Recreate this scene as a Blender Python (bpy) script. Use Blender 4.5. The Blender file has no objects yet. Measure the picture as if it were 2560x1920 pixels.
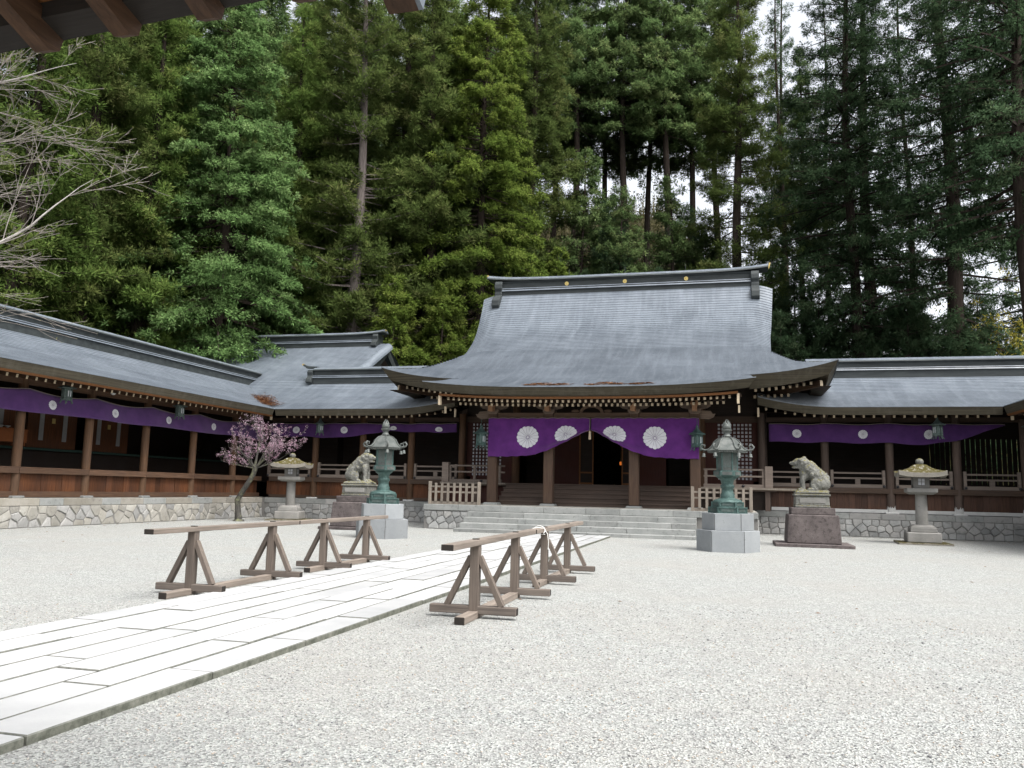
import bpy, math, random
import numpy as np
from mathutils import Vector, Matrix
R_ = math.radians
scn = bpy.context.scene
COL = scn.collection
random.seed(7)

# ------------------------------------------------------------------ camera
cam_d = bpy.data.cameras.new('camera'); cam = bpy.data.objects.new('camera', cam_d); COL.objects.link(cam)
yaw, pitch, roll = 0.2572, 0.1276, 0.0224
fw = Vector((-math.sin(yaw)*math.cos(pitch), math.cos(yaw)*math.cos(pitch), math.sin(pitch)))
r0 = Vector((math.cos(yaw), math.sin(yaw), 0)); u0 = r0.cross(fw)
rt = r0*math.cos(roll)+u0*math.sin(roll); up = -r0*math.sin(roll)+u0*math.cos(roll)
m = Matrix((rt, up, -fw)).transposed().to_4x4(); m.translation = (0, 0, 1.6)
cam.matrix_world = m
cam_d.sensor_fit = 'HORIZONTAL'; cam_d.sensor_width = 36; cam_d.lens = 36*2071/2560
cam_d.clip_start = 0.05; cam_d.clip_end = 3000
scn.camera = cam
# ------------------------------------------------------------------ sky, sun, exposure
w = bpy.data.worlds.new('World'); scn.world = w; w.use_nodes = True
nt = w.node_tree; nt.nodes.clear()
SUN_EL, SUN_AZ = R_(60), R_(122)           # azimuth clockwise from +Y
sky = nt.nodes.new('ShaderNodeTexSky'); sky.sky_type = 'NISHITA'; sky.sun_disc = False
sky.sun_elevation = SUN_EL; sky.sun_rotation = SUN_AZ; sky.air_density = 1.0; sky.dust_density = 4.0; sky.ozone_density = 1.0
hs = nt.nodes.new('ShaderNodeHueSaturation'); hs.inputs['Saturation'].default_value = 0.22
bg = nt.nodes.new('ShaderNodeBackground'); bg.inputs['Strength'].default_value = 0.15
ow = nt.nodes.new('ShaderNodeOutputWorld')
nt.links.new(sky.outputs[0], hs.inputs['Color']); nt.links.new(hs.outputs[0], bg.inputs[0]); nt.links.new(bg.outputs[0], ow.inputs[0])
sd = bpy.data.lights.new('sun', 'SUN'); sd.energy = 1.5; sd.angle = R_(32); sd.color = (1, .975, .945)
so = bpy.data.objects.new('sun', sd); COL.objects.link(so)
sdir = Vector((math.sin(SUN_AZ)*math.cos(SUN_EL), math.cos(SUN_AZ)*math.cos(SUN_EL), math.sin(SUN_EL)))
so.rotation_euler = sdir.to_track_quat('Z', 'Y').to_euler(); so.location = (20, -20, 40)
vs = scn.view_settings; scn.display_settings.display_device = 'sRGB'
vs.view_transform = 'Standard'; vs.look = 'None'; vs.gamma = 1; vs.use_curve_mapping = False; vs.exposure = 1.35
scn.cycles.max_bounces = 6; scn.cycles.diffuse_bounces = 4; scn.cycles.glossy_bounces = 2
scn.cycles.transmission_bounces = 3; scn.cycles.use_denoising = True

# ------------------------------------------------------------------ materials
class NT:
    def __init__(s, name, rough=.8, spec=.3):
        s.m = bpy.data.materials.new(name); s.m.use_nodes = True
        s.t = s.m.node_tree; s.b = s.t.nodes['Principled BSDF']
        s.b.inputs['Roughness'].default_value = rough; s.b.inputs['Specular IOR Level'].default_value = spec
        s.co = None
    def n(s, typ, **kw):
        nd = s.t.nodes.new(typ)
        for k, v in kw.items():
            if k in nd.inputs.keys(): nd.inputs[k].default_value = v
            else: setattr(nd, k, v)
        return nd
    def l(s, a, b): s.t.links.new(a, b)
    def coord(s, scale=(1, 1, 1)):
        if s.co is None: s.co = s.n('ShaderNodeTexCoord').outputs['Object']
        if scale == (1, 1, 1): return s.co
        mp = s.n('ShaderNodeMapping'); mp.inputs['Scale'].default_value = scale; s.l(s.co, mp.inputs[0]); return mp.outputs[0]
    def noise(s, scale, detail=4, rough=.6, vec=None, dist=0):
        nd = s.n('ShaderNodeTexNoise', Scale=scale, Detail=detail, Roughness=rough, Distortion=dist)
        s.l(vec if vec is not None else s.coord(), nd.inputs['Vector']); return nd.outputs['Fac']
    def ramp(s, fac, stops):
        nd = s.n('ShaderNodeValToRGB'); cr = nd.color_ramp
        while len(cr.elements) < len(stops): cr.elements.new(.5)
        for e, (p, c) in zip(cr.elements, stops): e.position = p; e.color = (*c, 1) if len(c) == 3 else c
        s.l(fac, nd.inputs[0]); return nd.outputs[0]
    def mix(s, fac, a, b, mode='MIX'):
        nd = s.n('ShaderNodeMix', data_type='RGBA', blend_type=mode)
        for i, v in ((0, fac), (6, a), (7, b)):
            if hasattr(v, 'is_linked'): s.l(v, nd.inputs[i])
            else: nd.inputs[i].default_value = v if i == 0 else (*v, 1)
        return nd.outputs[2]
    def rnd(s, lo, hi):
        o = s.n('ShaderNodeObjectInfo'); mr = s.n('ShaderNodeMapRange'); mr.inputs[3].default_value = lo; mr.inputs[4].default_value = hi
        s.l(o.outputs['Random'], mr.inputs[0]); return mr.outputs[0]
    def scale_by(s, col, val):
        hv = s.n('ShaderNodeHueSaturation'); s.l(col, hv.inputs['Color']); s.l(val, hv.inputs['Value']); return hv.outputs[0]
    def base(s, c): 
        if hasattr(c, 'is_linked'): s.l(c, s.b.inputs['Base Color'])
        else: s.b.inputs['Base Color'].default_value = (*c, 1)
        return s
    def bump(s, h, strength=.4, dist=.02):
        bp = s.n('ShaderNodeBump', Strength=strength, Distance=dist); s.l(h, bp.inputs['Height']); s.l(bp.outputs[0], s.b.inputs['Normal']); return s

def flat(name, c, rough=.8, spec=.3, metal=0):
    t = NT(name, rough, spec); t.b.inputs['Metallic'].default_value = metal
    f = t.noise(6, 3); t.base(t.mix(f, tuple(x*.8 for x in c), tuple(min(1, x*1.18) for x in c))); return t.m
def wood(name, dark, light, axis='z', var=.25, rough=.75, scale=1.0):
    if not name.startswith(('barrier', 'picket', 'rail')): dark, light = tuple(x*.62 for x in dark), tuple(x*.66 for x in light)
    t = NT(name, rough, .25)
    k = {'x': (.6, 14, 14), 'y': (14, .6, 14), 'z': (14, 14, .6)}[axis]
    g = t.noise(2.2*scale, 6, .65, t.coord(k), .4); b = t.noise(1.3, 3)
    c = t.ramp(g, [(.25, dark), (.7, light)]); c = t.mix(t.ramp(b, [(.35, (0, 0, 0)), (.75, (.45, .45, .45))]), c, tuple(x*.7+.02 for x in dark))
    t.base(t.scale_by(c, t.rnd(1-var, 1+var))); t.bump(g, .35, .01); return t.m
def stone(name, a, b, spots=(.12, .12, .11), lichen=None, var=.15, scale=1.0, lam=.55, bump=.5):
    t = NT(name, .9, .2); a, b, spots = (tuple(x*.80 for x in q) for q in (a, b, spots))
    big = t.noise(1.6*scale, 5, .62); fine = t.noise(42*scale, 3, .7); mid = t.noise(7*scale, 5, .7)
    c = t.mix(t.ramp(big, [(.3, (0, 0, 0)), (.7, (1, 1, 1))]), a, b)
    c = t.mix(t.ramp(fine, [(.58, (0, 0, 0)), (.75, (.55, .55, .55))]), c, spots)
    c = t.mix(t.ramp(mid, [(lam, (0, 0, 0)), (lam+.14, (.6, .6, .6))]), c, tuple(x*.5 for x in a))
    if lichen: 
        geo = t.n('ShaderNodeNewGeometry'); sx = t.n('ShaderNodeSeparateXYZ'); t.l(geo.outputs['Normal'], sx.inputs[0])
        mm = t.n('ShaderNodeMath', operation='MULTIPLY_ADD'); t.l(sx.outputs[2], mm.inputs[0]); mm.inputs[1].default_value = lichen[1]; t.l(mid, mm.inputs[2])
        c = t.mix(t.ramp(mm.outputs[0], [(lichen[2], (0, 0, 0)), (lichen[2]+.12, (1, 1, 1))]), c, lichen[0])
    t.base(t.scale_by(c, t.rnd(1-var, 1+var))); t.bump(t.noise(18*scale, 6, .75), bump, .03); return t.m

def m_gravel():
    t = NT('gravel', .95, .15); co = t.coord()
    v = t.n('ShaderNodeTexVoronoi', Scale=62.0); t.l(co, v.inputs['Vector'])
    v2 = t.n('ShaderNodeTexVoronoi', Scale=24.0); t.l(co, v2.inputs['Vector'])
    sep = t.n('ShaderNodeSeparateColor'); t.l(v.outputs['Color'], sep.inputs[0])
    c = t.ramp(sep.outputs[0], [(0, (.11, .115, .112)), (.14, (.22, .225, .215)), (.5, (.325, .337, .322)), (1, (.460, .470, .44))])
    sep2 = t.n('ShaderNodeSeparateColor'); t.l(v2.outputs['Color'], sep2.inputs[0])
    c = t.mix(t.ramp(sep2.outputs[1], [(.0, (.5, .5, .5)), (.2, (0, 0, 0))]), c, (.24, .235, .23))
    big = t.noise(.35, 5, .6); c = t.mix(t.ramp(big, [(.42, (0, 0, 0)), (.72, (.5, .5, .5))]), c, (.32, .305, .275))
    mid = t.noise(3.0, 5, .7); c = t.mix(t.ramp(mid, [(.35, (.35, .35, .35)), (.6, (0, 0, 0))]), c, (.26, .255, .245))
    t.base(c); b1 = t.n('ShaderNodeBump', Strength=.5, Distance=.10); t.l(t.noise(1.6, 4, .55), b1.inputs['Height']); t.bump(v.outputs['Distance'], .9, .02); t.l(b1.outputs[0], t.t.nodes['Principled BSDF'].inputs['Normal'].links[0].from_node.inputs['Normal']); return t.m
def m_pebble():
    t = NT('pebble', .9, .2); g_ = t.n('ShaderNodeNewGeometry')
    t.base(t.ramp(g_.outputs['Random Per Island'], [(0, (.15, .15, .155)), (.16, (.24, .24, .235)), (.45, (.33, .325, .31)), (.8, (.42, .41, .385)), (1, (.36, .30, .24))])); return t.m
def m_litter():
    t = NT('needle_litter', .95, .1); f = t.noise(30, 4, .7); t.base(t.ramp(f, [(.3, (.13, .06, .03)), (.55, (.27, .14, .075)), (.8, (.38, .22, .12))])); return t.m
def m_roof():
    t = NT('roof_copper', .36, .55); co = t.coord()
    a = t.noise(.5, 5, .65); st = t.noise(1.0, 5, .7, t.coord((3.2, .35, .35))); fi = t.noise(9, 3, .7)
    c = t.ramp(a, [(.3, (.088, .104, .124)), (.7, (.150, .172, .198))])
    c = t.mix(t.ramp(st, [(.45, (0, 0, 0)), (.75, (.6, .6, .6))]), c, (.215, .242, .272))
    c = t.mix(t.ramp(fi, [(.55, (0, 0, 0)), (.8, (.5, .5, .5))]), c, (.06, .065, .07))
    t.base(c); t.l(t.ramp(t.noise(2.5, 4), [(.3, (.30, .30, .30)), (.75, (.52, .52, .52))]), t.b.inputs['Roughness'])
    t.bump(t.noise(5, 4), .12, .02); return t.m
def m_fascia():
    t = NT('eave_edge', .8, .2); g = t.noise(1.0, 4, .6, t.coord((.5, .5, 34))); h = t.noise(1.2, 4, .7, t.coord((2.5, 2.5, .3)))
    c = t.ramp(g, [(.3, (.040, .034, .024)), (.7, (.085, .074, .052))]); c = t.mix(t.ramp(h, [(.5, (0, 0, 0)), (.8, (.5, .5, .5))]), c, (.12, .11, .09))
    t.base(c); t.bump(g, .5, .02); return t.m
def m_ridge():
    t = NT('ridge_metal', .6, .3); a = t.noise(1.5, 5, .65, t.coord((.6, 2, 3)))
    t.base(t.ramp(a, [(.3, (.018, .022, .023)), (.7, (.045, .052, .052))])); return t.m
def m_cloth(name, lo, hi):
    t = NT(name, .85, .15); a = t.noise(2.0, 4, .6); f = t.noise(120, 2)
    c = t.ramp(a, [(.3, lo), (.7, hi)]); t.base(c); t.bump(f, .25, .004)
    t.b.inputs['Sheen Weight'].default_value = .25; return t.m
def m_bronze(name, a, b, c3):
    t = NT(name, .55, .4); t.b.inputs['Metallic'].default_value = .25
    n1 = t.noise(2.2, 6, .7); n2 = t.noise(11, 5, .7)
    c = t.mix(t.ramp(n1, [(.38, (0, 0, 0)), (.62, (1, 1, 1))]), a, b); c = t.mix(t.ramp(n2, [(.5, (0, 0, 0)), (.72, (.8, .8, .8))]), c, c3)
    t.base(c); t.bump(t.noise(26, 5, .7), .5, .015); return t.m
def m_leaf(name, dark, mid, light, trans=.25):
    t = NT(name, .7, .15); at = t.n('ShaderNodeAttribute', attribute_name='tint')
    c = t.ramp(at.outputs['Fac'], [(0, dark), (.55, mid), (1, light)]); c = t.scale_by(c, t.rnd(.82, 1.18))
    an = t.n('ShaderNodeAttribute', attribute_name='tuft_normal'); vt = t.n('ShaderNodeVectorTransform', vector_type='NORMAL', convert_from='OBJECT', convert_to='WORLD'); t.l(an.outputs['Vector'], vt.inputs[0])
    d = t.n('ShaderNodeBsdfDiffuse'); t.l(vt.outputs[0], d.inputs['Normal']); tr = t.n('ShaderNodeBsdfTranslucent'); mx = t.n('ShaderNodeMixShader'); mx.inputs[0].default_value = trans
    t.l(c, d.inputs[0]); t.l(c, tr.inputs[0]); t.l(d.outputs[0], mx.inputs[1]); t.l(tr.outputs[0], mx.inputs[2])
    t.l(mx.outputs[0], t.t.nodes['Material Output'].inputs[0]); return t.m
def m_bark(name, a, b, lich=None):
    t = NT(name, .95, .1); g = t.noise(1.6, 6, .7, t.coord((6, 6, .7)), .5); c = t.ramp(g, [(.3, a), (.72, b)])
    if lich: c = t.mix(t.ramp(t.noise(2.5, 5, .7), [(.5, (0, 0, 0)), (.68, (.85, .85, .85))]), c, lich)
    t.base(c); t.bump(g, .8, .05); return t.m
def m_path():
    t = NT('pale_granite', .85, .25); a = t.noise(1.1, 5, .6); f = t.noise(60, 3, .7)
    c = t.ramp(a, [(.3, (.31, .315, .315)), (.7, (.40, .40, .395))]); c = t.mix(t.ramp(f, [(.58, (0, 0, 0)), (.78, (.4, .4, .4))]), c, (.42, .42, .42))
    c = t.scale_by(c, t.rnd(.84, 1.12))
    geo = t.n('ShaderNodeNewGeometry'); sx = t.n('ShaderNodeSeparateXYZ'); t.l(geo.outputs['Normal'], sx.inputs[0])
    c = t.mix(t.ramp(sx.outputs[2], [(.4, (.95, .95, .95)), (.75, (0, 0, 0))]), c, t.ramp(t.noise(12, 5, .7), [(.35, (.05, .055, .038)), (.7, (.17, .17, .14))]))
    t.base(c); t.bump(t.noise(30, 5, .7), .25, .01); return t.m
def m_emit(name, c, s):
    t = NT(name); t.base(c); t.b.inputs['Emission Color'].default_value = (*c, 1); t.b.inputs['Emission Strength'].default_value = s; return t.m

M = dict(
 gravel=m_gravel(), path=m_path(), litter=m_litter(), pebble=m_pebble(), shadepaper=flat('shaded_paper', (.26, .26, .26), .9), roof=m_roof(), fascia=m_fascia(), ridge=m_ridge(), cloth=m_cloth('purple_cloth', (.068, .014, .110), (.112, .024, .165)), clothshade=m_cloth('shaded_purple_cloth', (.048, .017, .085), (.078, .028, .125)),  # side curtain cloth and paper strips are darkened in colour for gallery shade
 gold=flat('gold', (.55, .42, .15), .45, .5, .5), crest=flat('white_crest', (.60, .60, .63), .9), paper=flat('white_paper', (.50, .51, .54), .9),
 cream=flat('cream_paint', (.50, .41, .29), .8), white=flat('white_plaster', (.48, .48, .465), .9),
 granite=stone('granite', (.30, .30, .29), (.40, .39, .37)), granitewarm=stone('granite_warm', (.32, .30, .255), (.44, .425, .385), var=.2),
 coping=stone('coping_granite', (.235, .245, .235), (.33, .335, .32), bump=.25), copingwarm=stone('coping_warm', (.28, .26, .215), (.37, .35, .31), var=.2, bump=.25),
 rubble=stone('rubble_grey', (.27, .275, .27), (.40, .40, .385), var=.2, bump=.8), plinth=stone('plinth_granite', (.25, .265, .275), (.31, .325, .33), bump=.2, lam=.62),
 redstone=stone('purple_stone', (.070, .058, .057), (.155, .132, .126), (.28, .26, .24), lam=.50, scale=1.2), lionstone=stone('lichen_stone', (.135, .135, .122), (.275, .272, .245), (.08, .08, .07), ((.13, .115, .035), .20, .60), lam=.49, scale=2.2, bump=.9, ),
 lampstone=stone('lantern_stone', (.20, .195, .18), (.31, .30, .28), lam=.6), mossstone=stone('mossy_stone', (.22, .20, .165), (.33, .31, .27), (.12, .11, .08), ((.060, .050, .012), .26, .60), lam=.55, scale=1.4),
 joint=flat('path_joint', (.045, .043, .035), .95), mortar=flat('dark_joint', (.17, .165, .155), .95),
 bronze=m_bronze('bronze_patina', (.033, .062, .056), (.06, .108, .098), (.11, .175, .16)), bronzegrey=m_bronze('bronze_grey', (.06, .068, .063), (.115, .122, .114), (.045, .06, .055)), bronzedark=m_bronze('bronze_dark', (.045, .065, .06), (.09, .12, .11), (.15, .2, .18)),
 saw_x=wood('barrier_wood_x', (.072, .058, .049), (.17, .14, .118), 'x', .12), saw_y=wood('barrier_wood_y', (.118, .096, .078), (.265, .222, .186), 'y', .12), saw_z=wood('barrier_wood_z', (.076, .060, .049), (.17, .138, .114), 'z', .15), sawend=flat('dark_end_grain', (.022, .018, .015), .9),
 plank=wood('red_plank', (.055, .018, .007), (.20, .075, .028), 'z', .35), plankgrey=wood('brown_plank', (.05, .024, .016), (.135, .07, .045), 'z', .25),
 post=wood('warm_post', (.07, .038, .02), (.19, .10, .052), 'z', .15), postgrey=wood('grey_post', (.075, .05, .04), (.16, .115, .09), 'z', .15), gatepost=wood('gate_post', (.075, .042, .028), (.16, .10, .066), 'z', .1),
 beam_x=wood('beam_x', (.05, .032, .022), (.125, .08, .055), 'x', .15), beam_y=wood('beam_y', (.075, .038, .022), (.20, .115, .07), 'y', .15), rail=wood('rail_grey', (.115, .09, .075), (.22, .18, .15), 'x', .15), picket=wood('picket_wood', (.145, .122, .098), (.27, .232, .19), 'z', .12),
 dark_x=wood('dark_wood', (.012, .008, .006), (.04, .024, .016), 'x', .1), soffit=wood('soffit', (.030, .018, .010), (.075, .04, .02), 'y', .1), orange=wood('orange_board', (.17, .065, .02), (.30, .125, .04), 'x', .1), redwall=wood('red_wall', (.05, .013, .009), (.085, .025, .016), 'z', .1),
 rafter=wood('rafter_wood', (.05, .028, .016), (.12, .065, .035), 'y', .15), bracket=wood('rail_bracket', (.085, .06, .045), (.19, .14, .105), 'x', .1), tan=wood('rail_tan', (.25, .13, .07), (.40, .23, .13), 'z', .1), porchbeam=wood('rail_porch_beam', (.075, .048, .033), (.17, .108, .072), 'x', .1), step_x=wood('step_wood', (.085, .058, .045), (.16, .115, .09), 'x', .12),
 gate_y=wood('gate_rafter', (.045, .022, .011), (.125, .065, .035), 'y', .1), gate_dark=wood('gate_dark', (.02, .016, .013), (.038, .03, .025), 'x', .05),
 bark=m_bark('bark', (.022, .017, .014), (.060, .046, .038)), barkpale=m_bark('bark_pale', (.09, .075, .07), (.20, .17, .16)), barkred=m_bark('bark_red', (.022, .017, .014), (.058, .045, .038)),
 plumbark=m_bark('plum_bark', (.03, .028, .026), (.095, .09, .08), (.22, .23, .13)), cherrybark=m_bark('cherry_bark', (.28, .26, .24), (.55, .52, .48)), twig=m_bark('twig', (.16, .14, .125), (.34, .31, .28)),
 sugi=m_leaf('cedar_leaf', (0.0805, 0.161, 0.0403), (0.1812, 0.2684, 0.0671), (0.4026, 0.416, 0.1476), 0.4), sugib=m_leaf('cedar_brown_leaf', (0.075, 0.13, 0.04), (0.165, 0.225, 0.065), (0.34, 0.34, 0.14), 0.4),
 hinoki=m_leaf('cypress_leaf', (0.0784, 0.1568, 0.0504), (0.1848, 0.308, 0.1064), (0.3696, 0.4816, 0.2128), 0.4), hinokiy=m_leaf('cypress_yellow_leaf', (0.075, 0.14, 0.028), (0.195, 0.27, 0.055), (0.4, 0.44, 0.12), 0.4), back=m_leaf('back_cypress_leaf', (0.0747, 0.1437, 0.0517), (0.1667, 0.2472, 0.092), (0.345, 0.3795, 0.161), 0.4),
 fir=m_leaf('fir_leaf', (0.043, 0.0836, 0.0418), (0.0861, 0.1451, 0.0713), (0.1845, 0.2276, 0.123), 0.3), yellow=m_leaf('yellow_leaf', (0.26, 0.24, 0.04), (0.42, 0.38, 0.07), (0.55, 0.48, 0.13), 0.3), bud=m_leaf('bud', (.16, .17, .03), (.26, .27, .06), (.35, .33, .1)),
 hill=flat('forest_floor', (.028, .024, .013), .95), brush=m_leaf('dry_brush', (.040, .042, .018), (.085, .082, .036), (.16, .135, .08)), blossom=m_leaf('blossom', (0.72, 0.38, 0.55), (0.88, 0.64, 0.76), (0.95, 0.86, 0.91), 0.5),
 glow=m_emit('lamp_glow', (.8, .2, .03), .25), black=flat('lacquer_knob', (.012, .012, .016), .4, .5), rope=flat('white_rope', (.78, .77, .74), .9), brick=flat('orange_cloth', (.20, .065, .02), .8), tatami=flat('green_edge', (.025, .05, .04), .85))

# ------------------------------------------------------------------ mesh helpers
class MB:
    def __init__(s): s.v = []; s.f = []; s.mi = []
    def add(s, vs_, fs, mi=0):
        o = len(s.v); s.v += [tuple(map(float, p)) for p in vs_]; s.f += [tuple(i+o for i in f) for f in fs]; s.mi += [mi]*len(fs); return s
    def box(s, x0, x1, y0, y1, z0, z1, mi=0):
        return s.add([(x0, y0, z0), (x1, y0, z0), (x1, y1, z0), (x0, y1, z0), (x0, y0, z1), (x1, y0, z1), (x1, y1, z1), (x0, y1, z1)],
              [(3, 2, 1, 0), (4, 5, 6, 7), (0, 1, 5, 4), (1, 2, 6, 5), (2, 3, 7, 6), (3, 0, 4, 7)], mi)
    def beam(s, p, q, w_, h, up_=(0, 0, 1), mi=0, endmi=None, taper=1):
        p, q = Vector(p), Vector(q); d = (q-p).normalized(); u = Vector(up_); r = d.cross(u)
        if r.length < 1e-4: r = d.cross(Vector((0, 1, 0)))
        r.normalize(); u = r.cross(d); V = []
        for a, k in ((p, 1), (q, taper)):
            for sx, sz in ((-1, -1), (1, -1), (1, 1), (-1, 1)): V.append(a+r*sx*w_/2*k+u*sz*h/2*k)
        s.add(V, [(0, 1, 5, 4), (1, 2, 6, 5), (2, 3, 7, 6), (3, 0, 4, 7)], mi); o = len(s.v)-8
        e = mi if endmi is None else endmi
        s.f += [(o+3, o+2, o+1, o), (o+4, o+5, o+6, o+7)]; s.mi += [e, e]; return s
    def prism(s, poly, z0, z1, mi=0, scale_top=1.0, c=(0, 0)):
        n = len(poly); V = [(x, y, z0) for x, y in poly]+[(c[0]+(x-c[0])*scale_top, c[1]+(y-c[1])*scale_top, z1) for x, y in poly]
        return s.add(V, [tuple(range(n-1, -1, -1)), tuple(range(n, 2*n))]+[(i, (i+1) % n, n+(i+1) % n, n+i) for i in range(n)], mi)
    def extr(s, poly, f, a, b, mi=0):
        n = len(poly); V = [f(p, a) for p in poly]+[f(p, b) for p in poly]
        return s.add(V, [tuple(range(n-1, -1, -1)), tuple(range(n, 2*n))]+[(i, (i+1) % n, n+(i+1) % n, n+i) for i in range(n)], mi)
    def lathe(s, prof, n=16, rot=0.0, c=(0, 0, 0), mi=0, cap=True):
        V = []; F = []
        for r, z in prof:
            for i in range(n): a = rot+2*math.pi*i/n; V.append((c[0]+r*math.cos(a), c[1]+r*math.sin(a), c[2]+z))
        k = len(prof)
        for j in range(k-1):
            for i in range(n): F.append((j*n+i, j*n+(i+1) % n, (j+1)*n+(i+1) % n, (j+1)*n+i))
        if cap: F += [tuple(range(n-1, -1, -1)), tuple((k-1)*n+i for i in range(n))]
        return s.add(V, F, mi)
    def tube(s, pts, rads, n=6, mi=0):
        pts = [Vector(p) for p in pts]; V = []; F = []; prev = None
        for i, p in enumerate(pts):
            d = (pts[min(i+1, len(pts)-1)]-pts[max(i-1, 0)]); d = d.normalized() if d.length > 1e-9 else Vector((0, 0, 1))
            a = prev if prev is not None else (Vector((1, 0, 0)) if abs(d.x) < .9 else Vector((0, 1, 0)))
            a = (a-d*a.dot(d)).normalized(); prev = a; b = d.cross(a)
            for k in range(n): t = 2*math.pi*k/n; V.append(p+(a*math.cos(t)+b*math.sin(t))*rads[i])
        for j in range(len(pts)-1):
            for k in range(n): F.append((j*n+k, j*n+(k+1) % n, (j+1)*n+(k+1) % n, (j+1)*n+k))
        F += [tuple(range(n-1, -1, -1)), tuple((len(pts)-1)*n+k for k in range(n))]
        return s.add(V, F, mi)
    def ball(s, c, r, n=10, k=6, mi=0):
        r = (r, r, r) if not hasattr(r, '__len__') else r; V = [(c[0], c[1], c[2]-r[2])]; F = []
        for j in range(1, k):
            t = -math.pi/2+math.pi*j/k
            for i in range(n): a = 2*math.pi*i/n; V.append((c[0]+r[0]*math.cos(t)*math.cos(a), c[1]+r[1]*math.cos(t)*math.sin(a), c[2]+r[2]*math.sin(t)))
        V.append((c[0], c[1], c[2]+r[2]))
        for i in range(n): F.append((0, 1+(i+1) % n, 1+i))
        for j in range(k-2):
            for i in range(n): F.append((1+j*n+i, 1+j*n+(i+1) % n, 1+(j+1)*n+(i+1) % n, 1+(j+1)*n+i))
        L = len(V)-1
        for i in range(n): F.append((L, 1+(k-2)*n+i, 1+(k-2)*n+(i+1) % n))
        return s.add(V, F, mi)
    def mesh(s, name, mats, smooth=None):
        me = bpy.data.meshes.new(name); me.from_pydata(s.v, [], s.f)
        for mt in (mats if isinstance(mats, (list, tuple)) else [mats]): me.materials.append(M[mt] if isinstance(mt, str) else mt)
        if len(me.polygons) == len(s.mi): me.polygons.foreach_set('material_index', s.mi)
        if smooth is not None:
            me.shade_smooth(); me.set_sharp_from_angle(angle=R_(smooth))
        me.update(); return me
def obj(name, me, parent=None, loc=(0, 0, 0), rz=0.0, rot=None, sc=None):
    o = bpy.data.objects.new(name, me); COL.objects.link(o)
    if parent is not None: o.parent = parent
    o.location = loc; o.rotation_euler = rot if rot is not None else (0, 0, rz)
    if sc is not None: o.scale = sc if hasattr(sc, '__len__') else (sc, sc, sc)
    return o
def part(name, mb, mats, parent, smooth=None, world=True, bevel=0, label=None):
    """mesh part; its vertices are in world axes and the thing's place is taken off"""
    o = obj(name, mb.mesh(name, mats, smooth), parent)
    if world and parent is not None:
        b = Vector((0, 0, 0)); p = parent
        while p is not None: b += p.location; p = p.parent
        o.location = -b
    if bevel: bv = o.modifiers.new('bevel', 'BEVEL'); bv.width = bevel; bv.segments = 1; bv.limit_method = 'ANGLE'
    if label: o['label'] = label
    return o
def tag(o, label, cat, group=None, kind=None):
    if label: o['label'] = label
    if cat: o['category'] = cat
    if group: o['group'] = group
    if kind: o['kind'] = kind
    return o
def thing(name, label, cat, loc=(0, 0, 0), rz=0.0, group=None):
    return tag(obj(name, None, None, loc, rz), label, cat, group)
def copy_tree(o, parent=None):
    c = o.copy(); COL.objects.link(c); c.parent = parent
    for ch in list(o.children): copy_tree(ch, c)
    return c
def rel(parent, p):
    return Vector(p)-parent.location
def lerp(tab, x):
    return float(np.interp(x, [a for a, b in tab], [b for a, b in tab]))

# ------------------------------------------------------------------ the ground
X0 = -5.5
mb = MB(); mb.add([(-70, -30, 0), (60, -30, 0), (60, 60, 0), (-70, 60, 0)], [(0, 1, 2, 3)])
g = obj('gravel_ground', mb.mesh('gravel_ground', 'gravel')); g['kind'] = 'structure'
def hill_h(x, y):
    d = max(0.0, y-47-max(0, (x-2)*.15)); dl = max(0.0, -33-x)
    sl = .60 if x < -8 else max(.22, .60-(x+8)*.021)
    base = sl*d*(1 if d < 70 else 70/d)+.42*min(dl, 60)
    if d > 70: base = sl*70+.04*(d-70)+.42*min(dl, 60)
    return base+.5*math.sin(x*.31+y*.17)+.35*math.sin(x*.13-y*.4)
xs = np.concatenate([np.linspace(-420, -100, 9), np.linspace(-90, 70, 65), np.linspace(80, 420, 10)])
ys = np.concatenate([np.linspace(-60, 30, 7), np.linspace(33, 130, 50), np.linspace(140, 700, 10)])
V = [(x, y, (hill_h(x, y) if (y > 47 or x < -33) else -.6)-(.35 if (y > 47 or x < -33) else 0)) for y in ys for x in xs]; nx = len(xs)
mb = MB(); mb.add(V, [(j*nx+i, j*nx+i+1, (j+1)*nx+i+1, (j+1)*nx+i) for j in range(len(ys)-1) for i in range(nx-1)])
hill = obj('hill', mb.mesh('hill', 'hill', 180)); hill['kind'] = 'structure'

# path of long granite slabs
path = thing('stone_path', None, None, (-5.65, 4, 0)); path['kind'] = 'structure'
rng = random.Random(3)
mb = MB(); mb.box(-7.16, -4.14, -4, 30.1, -.1, .006); part('path_bed', mb, 'joint', path)
nrow = 7; wrow = 3.06/nrow
for i in range(nrow):
    y = -3.5-rng.random()
    while y < 30.05:
        L = rng.uniform(1.15, 2.3); y1 = min(y+L, 30.08)
        if 30.08-y1 < .5: y1 = 30.08
        a, b = -7.18+i*wrow+.014, -7.18+(i+1)*wrow-.014
        zt = .062+rng.uniform(-.006, .006)
        mb = MB(); mb.prism([(a, y+.011), (b, y+.011), (b, y1-.011), (a, y1-.011)], 0, zt-.010)
        mb.add([(a, y+.011, zt-.010), (b, y+.011, zt-.010), (b, y1-.011, zt-.010), (a, y1-.011, zt-.010), (a+.005, y+.016, zt), (b-.005, y+.016, zt), (b-.005, y1-.016, zt), (a+.005, y1-.016, zt)],
               [(4, 5, 6, 7), (0, 1, 5, 4), (1, 2, 6, 5), (2, 3, 7, 6), (3, 0, 4, 7)])
        part('slab', mb, 'path', path); y = y1

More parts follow.
